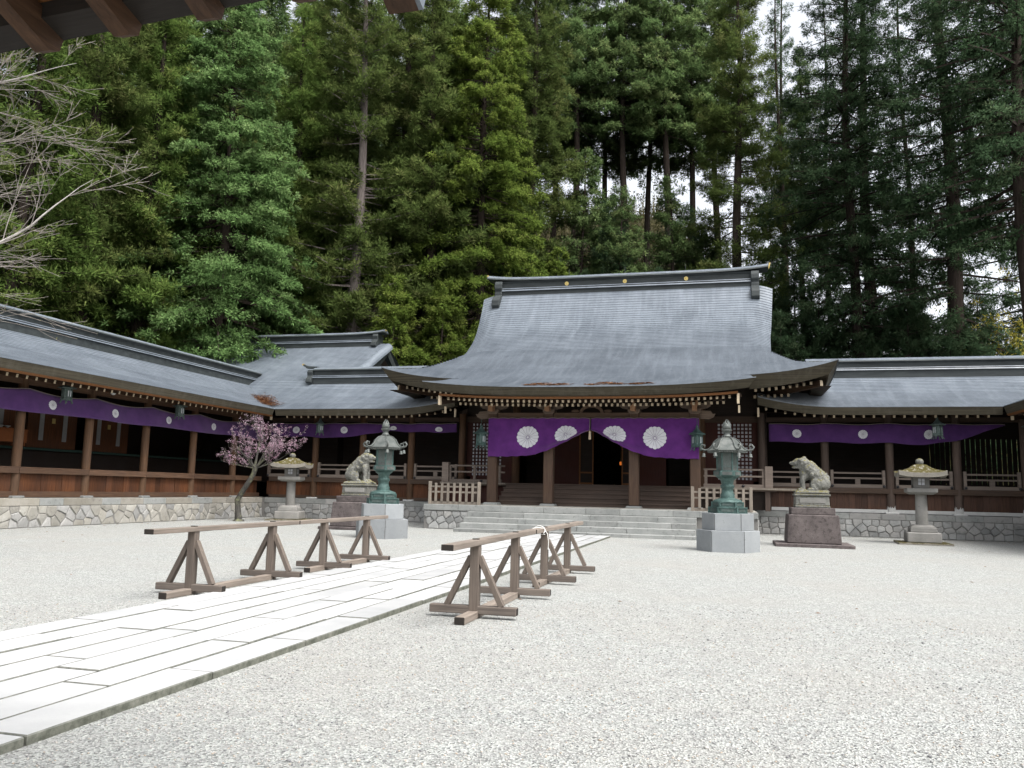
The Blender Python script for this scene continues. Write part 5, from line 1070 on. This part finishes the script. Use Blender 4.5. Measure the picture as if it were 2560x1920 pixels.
row([(-16.0, 63, 'mid', .95), (-11.6, 66, 'mid', 1.05), (-8.2, 63.5, 'mid', .9), (-4.4, 66.5, 'mid', 1.0), (-1.6, 68.5, 'mid', .85), (3.4, 68, 'mid', .8)],
    'mid-height bushy cypress before the bare trunks above the hall, %s from the left', 'cypress_tree', 'bushy cypresses above the hall', lambda x, y: hill_h(x, y)*.9)
row([(11.4, 72.0, 'fir_b'), (21.5, 66.0, 'fir_b'), (6.6, 76.0, 'back_b', .84), (4.6, 73.0, 'thin'), (14.5, 72, 'thin'), (9.0, 78, 'thin')],
    'dark fir standing behind the right gallery, %s from the left of the firs farther back', 'fir_tree', 'firs behind the right gallery', lambda x, y: 4+.2*max(0, y-55))
row([(3.6, 56.5, .9), (6.2, 58.5, 1.0), (8.2, 55.5, .8), (10.8, 55.8, .95), (12.8, 53.4, .75), (14.6, 55.4, .8), (16.4, 60.5, 1.05), (12.0, 60, 1.05), (5.0, 63, 1.1), (9.5, 64, 1.0), (13.2, 62.5, .9), (1.5, 61, 1.0)],
    'low dark young cedar above the right gallery roof, %s from the left', 'young_cedar', 'young cedars above the right gallery', lambda x, y: 1.0+.2*max(0, y-52), kd='young')
row([(-13, 62, .9), (-9, 64, 1.0), (-5, 62, .85), (-1.5, 63, .9), (-10, 70, 1.1), (-3, 71, 1.2), (-18.5, 52, .9)],
    'low evergreen in the scrub just above the hall roof, %s from the left', 'young_cedar', 'low evergreens behind the hall', lambda x, y: hill_h(x, y)*.9, kd=lambda e: 'young' if e[0] > -12 else 'small_hinoki')
# yellow shrub far right
rg = np.random.default_rng(5); C = rg.normal(size=(420, 3))*np.array([2.0, 1.6, 2.6])+np.array([0, 0, 6.5]); O = unit(C-np.array([0, 0, 5]))
V, tt, nn = leaves(rg, C, O, np.full(420, .5), 22, .45, .4, .3, .1, rg.uniform(0, 1, 420)); yt = thing('yellow_tree', 'bright yellow-green tree glimpsed between dark firs at right', 'tree', (18.3, 58.5, 2.0)); obj('crown', set_mesh('crown', V, 3, 'yellow', tt, nn), yt)
mb = MB(); mb.tube([(0, 0, -3), (.1, 0, 3), (0, .1, 7)], [.2, .15, .05], 8); part('trunk', mb, 'bark', yt, 60, world=False)
# far wood closing the view on the hill
rg = np.random.default_rng(21); Vs = []; Ts = []; Ns = []
for k in range(95):
    y = rg.uniform(74, 118); a = rg.uniform(-62, -.236*y-3) if k < 78 else rg.uniform(.36*y, 62)
    if a < -40: y = rg.uniform(50, 105)
    hz = hill_h(a, y); Ht = rg.uniform(22, 34) if k < 78 else rg.uniform(12, 17); n = 330; t_ = rg.uniform(0, 1, n); rr = 4.6*(1-t_)**.7*np.sqrt(rg.uniform(.15, 1, n)); an = rg.uniform(0, 6.28, n)
    C = np.stack([a+rr*np.cos(an), y+rr*np.sin(an), hz+2+t_*(Ht-2)], 1); O = np.stack([np.cos(an), np.sin(an), 0*an], 1)
    V, tt, nn = leaves(rg, C, O, rg.uniform(.8, 1.3, n), 18, .34, .7, .3, .15, rg.uniform(0, .8, n)); Vs.append(V); Ts.append(tt); Ns.append(nn)
o = obj('far_wood', set_mesh('far_wood', np.concatenate(Vs), 3, 'back', np.concatenate(Ts), np.concatenate(Ns))); tag(o, 'evergreen wood covering the hill behind everything', 'wood', kind='stuff')
# undergrowth: bare brown stems and low leaves
rg = np.random.default_rng(9); n = 9000; y = 50+68*rg.random(n)**1.2; x = rg.uniform(-48, 26, n); hz = np.array([hill_h(a, b) for a, b in zip(x, y)])-.3
hgt = rg.uniform(1.5, 6.5, n); b = np.stack([x, y, hz-.3], 1); tip = b+np.stack([rg.normal(size=n)*.5, rg.normal(size=n)*.5, hgt], 1); wv = np.stack([np.full(n, .035), 0*x, 0*x], 1)
V1 = np.stack([b-wv, b+wv, tip], 1).reshape(-1, 3); T1 = rg.uniform(.3, 1, n)
k2 = 8000; C = np.stack([x, y, hz+rg.uniform(.2, 3.6, n)], 1)[:k2]; O = unit(rg.normal(size=(k2, 3))); V2, T2, N2 = leaves(rg, C, O, rg.uniform(.45, .95, k2), 16, .5, .3, .4, .1, rg.uniform(0, .8, k2))
o = obj('undergrowth', set_mesh('undergrowth', np.concatenate([V1, V2]), 3, 'brush', np.concatenate([T1, T2]), np.concatenate([np.tile([[0, -.7, .7]], (n, 1)), N2]))); tag(o, 'brown scrub and bare stems on the slope under the trees', 'undergrowth', kind='stuff')
# needles in the roof valley
def valley(u, v): d = .3+4*v; return (X0-15.9-d+1.1*(u-.5), 36+d+.5*(u-.5), lerp(GP, d+.6*abs(u-.5))+.05)
needles('fallen_needles', 'rusty needle drift lying in the valley between the two left gallery roofs', valley, [(.45, .06), (.5, .15), (.5, .25), (.5, .36), (.55, .45), (.5, .3)], 1300, (.22, .06), 8)
# ------------------------------------------------------------------ plum tree
rp = random.Random(12); mbT = MB(); BL = []
def limb(p, d, L, r, depth, bend=.25):
    p = Vector(p); d = Vector(d).normalized(); n = max(3, int(L/.22)); pts = [p]; rads = [r]
    for i in range(n):
        d = (d+Vector((rp.gauss(0, bend*.4), rp.gauss(0, bend*.4), rp.gauss(.04, bend*.3)))).normalized(); p = p+d*L/n; pts.append(p); rads.append(max(.006, r*(1-.75*(i+1)/n)))
    mbT.tube(pts, rads, 6 if r > .03 else 4)
    if depth >= 2 or r < .02:
        for q in pts[1:]:
            if rp.random() < .85: BL.append((q, depth))
    if depth < 4:
        for _ in range({0: 4, 1: 5, 2: 3, 3: 1}[depth]):
            i = rp.randint(max(1, n//4), n); u = pts[i]; az = rp.random()*6.28; nd = (d*.9+Vector((math.cos(az), math.sin(az)*.9, rp.uniform(-.05, .95)))*.85).normalized()
            limb(u, nd, L*rp.uniform(.42, .68), max(.008, rads[i]*.62), depth+1, bend)
pt = thing('plum_tree', 'small plum tree with bent mossy trunk and pink blossom', 'plum tree', (-20.7, 32.4, 0))
tr_pts = [(0, 0, -.05), (-.07, 0, .5), (-.12, 0, .92), (.05, 0, 1.2), (.32, 0, 1.62), (.58, .02, 2.05), (.66, .02, 2.38)]
mb = MB(); mb.tube(tr_pts, [.17, .125, .12, .115, .11, .105, .11], 10); mb.lathe([(.3, -.05), (.2, .08)], 10); part('trunk', mb, 'plumbark', pt, 60, world=False)
for d, L, r in [((-.9, .1, .55), 1.9, .06), ((-.45, -.2, 1), 1.9, .07), ((.25, .1, 1), 2.2, .085), ((.85, .0, .75), 1.9, .07), ((1, -.1, .28), 1.8, .05), ((.3, .5, .8), 1.6, .06), ((-.95, -.15, .22), 1.5, .045)]: limb((.64, .02, 2.3), d, L*.76, r*.75, 1)
obj('branches', mbT.mesh('branches', 'plumbark', 60), pt)
rgp = np.random.default_rng(4); C = []
for q, dp in BL:
    if q[0] > -.3 or rp.random() < .55:
        for _ in range(2): C.append((q[0]+rp.gauss(0, .05), q[1]+rp.gauss(0, .05), q[2]+rp.gauss(0, .05)))
C = np.array(C[::1][:4200]); O = unit(rgp.normal(size=C.shape)); V, tt, nn = leaves(rgp, C, O, rgp.uniform(.055, .095, len(C)), 8, .8, .5, .3, 0, rgp.uniform(0, 1, len(C)))
o = obj('blossom', set_mesh('blossom', V, 3, 'blossom', tt, nn), pt); o['kind'] = 'stuff'
o = obj('fallen_petals', None); bpy.data.objects.remove(o)
# ------------------------------------------------------------------ bare cherry tree at left
rp = random.Random(31); mbC = MB(); mbW = MB(); BUD = []
def cbranch(p, d, L, r, depth):
    p = Vector(p); d = Vector(d).normalized(); n = max(4, int(L/.3)); pts = [p]; rads = [r]
    for i in range(n):
        d = (d+Vector((rp.gauss(0, .06), rp.gauss(0, .06), rp.gauss(.012, .055)))).normalized(); p = p+d*L/n; pts.append(p); rads.append(max(.0035, r*(1-.96*(i+1)/n)))
    (mbW if r > .03 else mbC).tube(pts, rads, 6 if r > .02 else 4)
    if depth >= 2: BUD.extend(pts[2:])
    if depth < 4:
        for _ in range({0: 10, 1: 12, 2: 7, 3: 2}[depth]):
            i = rp.randint(n//3, n-1); az = rp.random()*6.28; nd = (d+Vector((math.cos(az)*.5, math.sin(az)*.5, rp.uniform(-.55, .5)))).normalized(); cbranch(pts[i], nd, L*rp.uniform(.20, .38), max(.005, rads[i]*.45), depth+1)
ct = thing('cherry_tree', 'bare pale-limbed cherry reaching in from the left edge, tiny green buds', 'cherry tree', (-17.2, 11.2, 0))
mb = MB(); mb.tube([(0, 0, -.2), (.1, .1, 2), (-.05, .2, 4), (0, .2, 6.2), (.3, .3, 9)], [.34, .28, .24, .18, .10], 10); part('trunk', mb, 'cherrybark', ct, 60, world=False)
cbranch((0, .2, 4.3), (.80, .26, .54), 6.3, .075, 1); cbranch((.1, .25, 8.4), (1, .3, .36), 4.9, .055, 1); cbranch((.1, .2, 7.9), (1, .3, .12), 4.9, .030, 1)
for k in range(15): cbranch((0, .2, rp.uniform(4.2, 8.2)), (1, rp.uniform(.1, .6), rp.uniform(-.1, .34)), rp.uniform(3.3, 4.5), rp.uniform(.013, .022), 2)
obj('limbs', mbW.mesh('limbs', 'cherrybark', 60), ct); obj('twigs', mbC.mesh('twigs', 'twig'), ct)
C = np.array([tuple(q) for q in BUD]); C = C[rgp.random(len(C)) < .5]; V, tt, nn = leaves(rgp, C, unit(rgp.normal(size=C.shape)), np.full(len(C), .035), 4, .6, .3, .3, 0, rgp.uniform(0, 1, len(C)))
o = obj('buds', set_mesh('buds', V, 3, 'bud', tt, nn), ct); o['kind'] = 'stuff'

# scattered leaves and twigs on the gravel
rg = random.Random(77); mb = MB()
for _ in range(420):
    if rg.random() < .45: x, y = rg.uniform(-22.3, 12), 36.9-abs(rg.gauss(0, .8))
    elif rg.random() < .3: x, y = -22.3+abs(rg.gauss(0, .6)), rg.uniform(20, 37)
    else: x, y = rg.uniform(-20, 12), rg.uniform(11, 36)
    if -12.4 < x < 1.4 and y > 29.8: continue
    a = rg.random()*6.28; L = rg.uniform(.015, .05); d = Vector((math.cos(a), math.sin(a), 0))*L; q = Vector((-d.y, d.x, 0))*rg.uniform(.15, .45); z = .006
    mb.add([(x-d.x, y-d.y, z), (x+q.x, y+q.y, z+.012), (x+d.x, y+d.y, z+.004), (x-q.x, y-q.y, z+.01)], [(0, 1, 2, 3)])
o = obj('fallen_leaves', mb.mesh('fallen_leaves', 'litter')); tag(o, 'brown leaf bits scattered over the gravel and along the wall feet', 'fallen leaves', kind='stuff')

# loose stones lying on the gravel near the camera
rg = np.random.default_rng(15); n = 30000; d_ = 3.6+9.0*rg.random(n)**1.7; th = rg.uniform(-.95, .45, n); x = d_*np.sin(th); y = d_*np.cos(th)
ok = ~((x > -7.25) & (x < -4.05)); x, y = x[ok], y[ok]; n = len(x); sz = rg.uniform(.0035, .0080, n)*(1+.04*d_[ok]); big = rg.random(n) < .01; sz[big] *= 1.8
ax_ = rg.uniform(0, 6.28, n); e1 = np.stack([np.cos(ax_), np.sin(ax_), 0*x], 1)*sz[:, None]*rg.uniform(.9, 1.5, n)[:, None]; e2 = np.stack([-np.sin(ax_), np.cos(ax_), 0*x], 1)*sz[:, None]; e3 = np.stack([rg.normal(size=n)*.2, rg.normal(size=n)*.2, np.full(n, .75)], 1)*sz[:, None]
c = np.stack([x, y, sz*.3], 1); P = np.stack([c+e1, c+e2, c-e1, c-e2, c+e3, c-e3], 1).reshape(-1, 3)
idx = np.array([[0, 1, 4], [1, 2, 4], [2, 3, 4], [3, 0, 4], [1, 0, 5], [2, 1, 5], [3, 2, 5], [0, 3, 5]]); F = (np.arange(n)[:, None, None]*6+idx[None]).reshape(-1, 3)
me = bpy.data.meshes.new('loose_gravel'); me.vertices.add(len(P)); me.vertices.foreach_set('co', P.astype(np.float32).ravel()); me.loops.add(F.size); me.loops.foreach_set('vertex_index', F.astype(np.int32).ravel())
me.polygons.add(len(F)); me.polygons.foreach_set('loop_start', np.arange(0, F.size, 3, dtype=np.int32)); me.update(calc_edges=True); me.materials.append(M['pebble'])
o = obj('loose_gravel', me); tag(o, 'loose pale pebbles strewn over the near gravel', 'gravel', kind='stuff')
